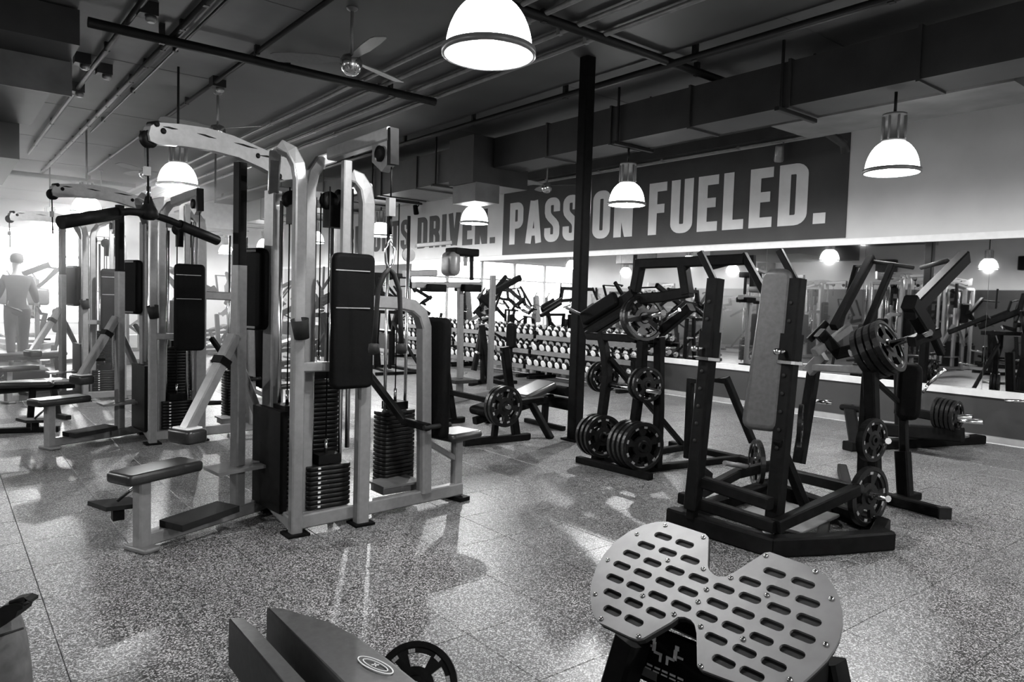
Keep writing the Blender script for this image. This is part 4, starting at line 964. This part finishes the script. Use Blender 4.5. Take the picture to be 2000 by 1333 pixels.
# flat benches on the left
def flat_bench(x, y, rz, lb):
    o = thing('flat_bench', (0,0,0), lb, 'bench', 'flat benches by the cable machines'); Zv = V((0,0,1))
    PD('pad', o, 'vinylg', (0,0,.42), (1.2,.28,.07), None, .03); S('spine', o, 'black', [(-.5,0,.36),(.5,0,.36)], .06, .06)
    for sx in (-1,1): S('leg', o, 'black', [(.45*sx,0,.35),(.5*sx,0,.03)], .06, .06, ref=(0,1,0)); S('foot', o, 'black', [(.5*sx,-.25,.03),(.5*sx,.25,.03)], .06, .05)
    o.location = (x, y, 0); o.rotation_euler = (0,0,rz); return o
flat_bench(.62, 9.6, .3, 'flat black bench in front of the glare, near the second cable machine')
flat_bench(1.1, 13.9, .2, 'flat black bench further back near the treadmill')
o = thing('padded_stand', (.62,9.0,0), 'low black padded stand beside the seat of the second cable machine', 'stand'); 
S('floor_bar', o, 'black', [(.3,9.0,.03),(1.0,8.8,.03)], .08, .05); S('post', o, 'black', [(.75,8.9,.05),(.78,8.9,.45)], .06); S('arm', o, 'black', [(.4,8.95,.45),(1.15,8.85,.47)], .05, .05); PD('pad', o, 'vinylg', (.72,8.9,.5), (.5,.2,.06), axes((1,-.15,0)), .025)
# treadmill and the person on it
tx, ty = at(33,512,z=1.92)[:2]; tq = dep(33,512,11.8); tx, ty = tq.x, tq.y
o = thing('treadmill', (tx,ty,0), 'treadmill in the glare of the back windows', 'treadmill')
PD('deck', o, 'black', (tx,ty+.2,.12), (.75,1.9,.14), None, .03); B('belt', o, 'rubber', (tx,ty+.15,.195), (.5,1.6,.012))
for sx in (-1,1):
    S('upright', o, 'greyd', [(tx+.36*sx,ty+.9,.12),(tx+.36*sx,ty+1.0,1.25)], .07, .09, ref=(0,1,0)); T('handrail', o, 'rubber', [(tx+.36*sx,ty+.3,1.05),(tx+.36*sx,ty+.95,1.15)], .025)
PD('console', o, 'greyd', (tx+.1,ty+1.0,1.33), (.9,.12,.3), None, .04); PD('hood', o, 'black', (tx,ty+1.0,.2), (.7,.4,.18), None, .06)
pz = .205
pe = thing('person', (tx,ty,pz), 'person darkened to a silhouette, walking on the treadmill against the bright windows', 'person')
def skin_body(name, verts, edges, rad, m, parent, sub=2):
    me = bpy.data.meshes.new(name); me.from_pydata(verts, edges, []); ob = bpy.data.objects.new(name, me); C.objects.link(ob); ob.parent = parent
    md = ob.modifiers.new('skin', 'SKIN'); md.use_smooth_shade = True
    me.skin_vertices.new() if not me.skin_vertices else None
    for i, q_ in enumerate(rad): me.skin_vertices[0].data[i].radius = (q_, q_) if not isinstance(q_, tuple) else q_
    me.skin_vertices[0].data[0].use_root = True
    sb = ob.modifiers.new('sub', 'SUBSURF'); sb.levels = sub; sb.render_levels = sub; me.materials.append(MT[m]); return ob
vv, ee, rr = [], [], []
def vert(p_, r_, par=None):
    vv.append(p_); rr.append(r_)
    if par is not None: ee.append((par, len(vv)-1))
    return len(vv)-1
pel = vert((0,0,.95), (.15,.11)); sp1 = vert((0,-.01,1.12), (.13,.1), pel); sp2 = vert((0,0,1.32), (.16,.11), sp1); nk0 = vert((0,.0,1.46), (.09,.08), sp2); nk = vert((0,.02,1.55), .055, nk0); h1 = vert((0,.03,1.62), (.07,.085), nk); h2 = vert((0,.04,1.70), (.078,.098), h1); h3 = vert((0,.03,1.77), (.06,.08), h2); vert((0,.145,1.66), .014, h1)
for sx in (-1,1):
    sh = vert((.17*sx,0,1.42), .065, sp2); el = vert((.25*sx,.06,1.15), .045, sh); wr_ = vert((.30*sx,.30,1.03), .032, el); hd = vert((.31*sx,.37,1.02), .036, wr_)
    for k in range(4):
        f1 = vert((.31*sx+.016*(k-1.5),.43+.01*(1-abs(k-1.5)),1.01), .009, hd); vert((.31*sx+.017*(k-1.5),.455,.985), .008, f1)
    t1 = vert((.28*sx,.40,1.0), .01, hd); vert((.275*sx,.43,.985), .009, t1)
    hp = vert((.095*sx,0,.90), .095, pel); kn = vert((.10*sx,.10*sx+.05,.50), .06, hp); ak = vert((.10*sx,.16*sx-.06,.09), .038, kn); vert((.10*sx,.16*sx+.08,.035), .035, ak)
skin_body('body', vv, ee, rr, 'skin', pe)
vv, ee, rr = [], [], []
pel = vert((0,0,.80), (.21,.17)); sp1 = vert((0,-.01,1.12), (.145,.115), pel); sp2 = vert((0,0,1.32), (.175,.125), sp1); vert((0,.0,1.45), (.1,.09), sp2)
for sx in (-1,1): sh = vert((.17*sx,0,1.42), .085, sp2); el = vert((.25*sx,.06,1.15), .06, sh); vert((.29*sx,.26,1.045), .042, el)
skin_body('shirt', vv, ee, rr, 'shirt', pe)  # cloth and hair coloured dark to give a backlit silhouette
vv, ee, rr = [], [], []
pel = vert((0,0,1.08), (.17,.13))
for sx in (-1,1): hp = vert((.095*sx,0,.88), .11, pel); kn = vert((.10*sx,.10*sx+.05,.50), .078, hp); vert((.10*sx,.16*sx-.05,.12), .055, kn)
skin_body('trousers', vv, ee, rr, 'shirt', pe)
MB().lathe((tx,ty+.025,pz+1.70), (0,0,1), [(.085,-.02),(.098,.04),(.085,.1),(.05,.13),(.001,.138)], 18).build('hair', 'shirt', pe)
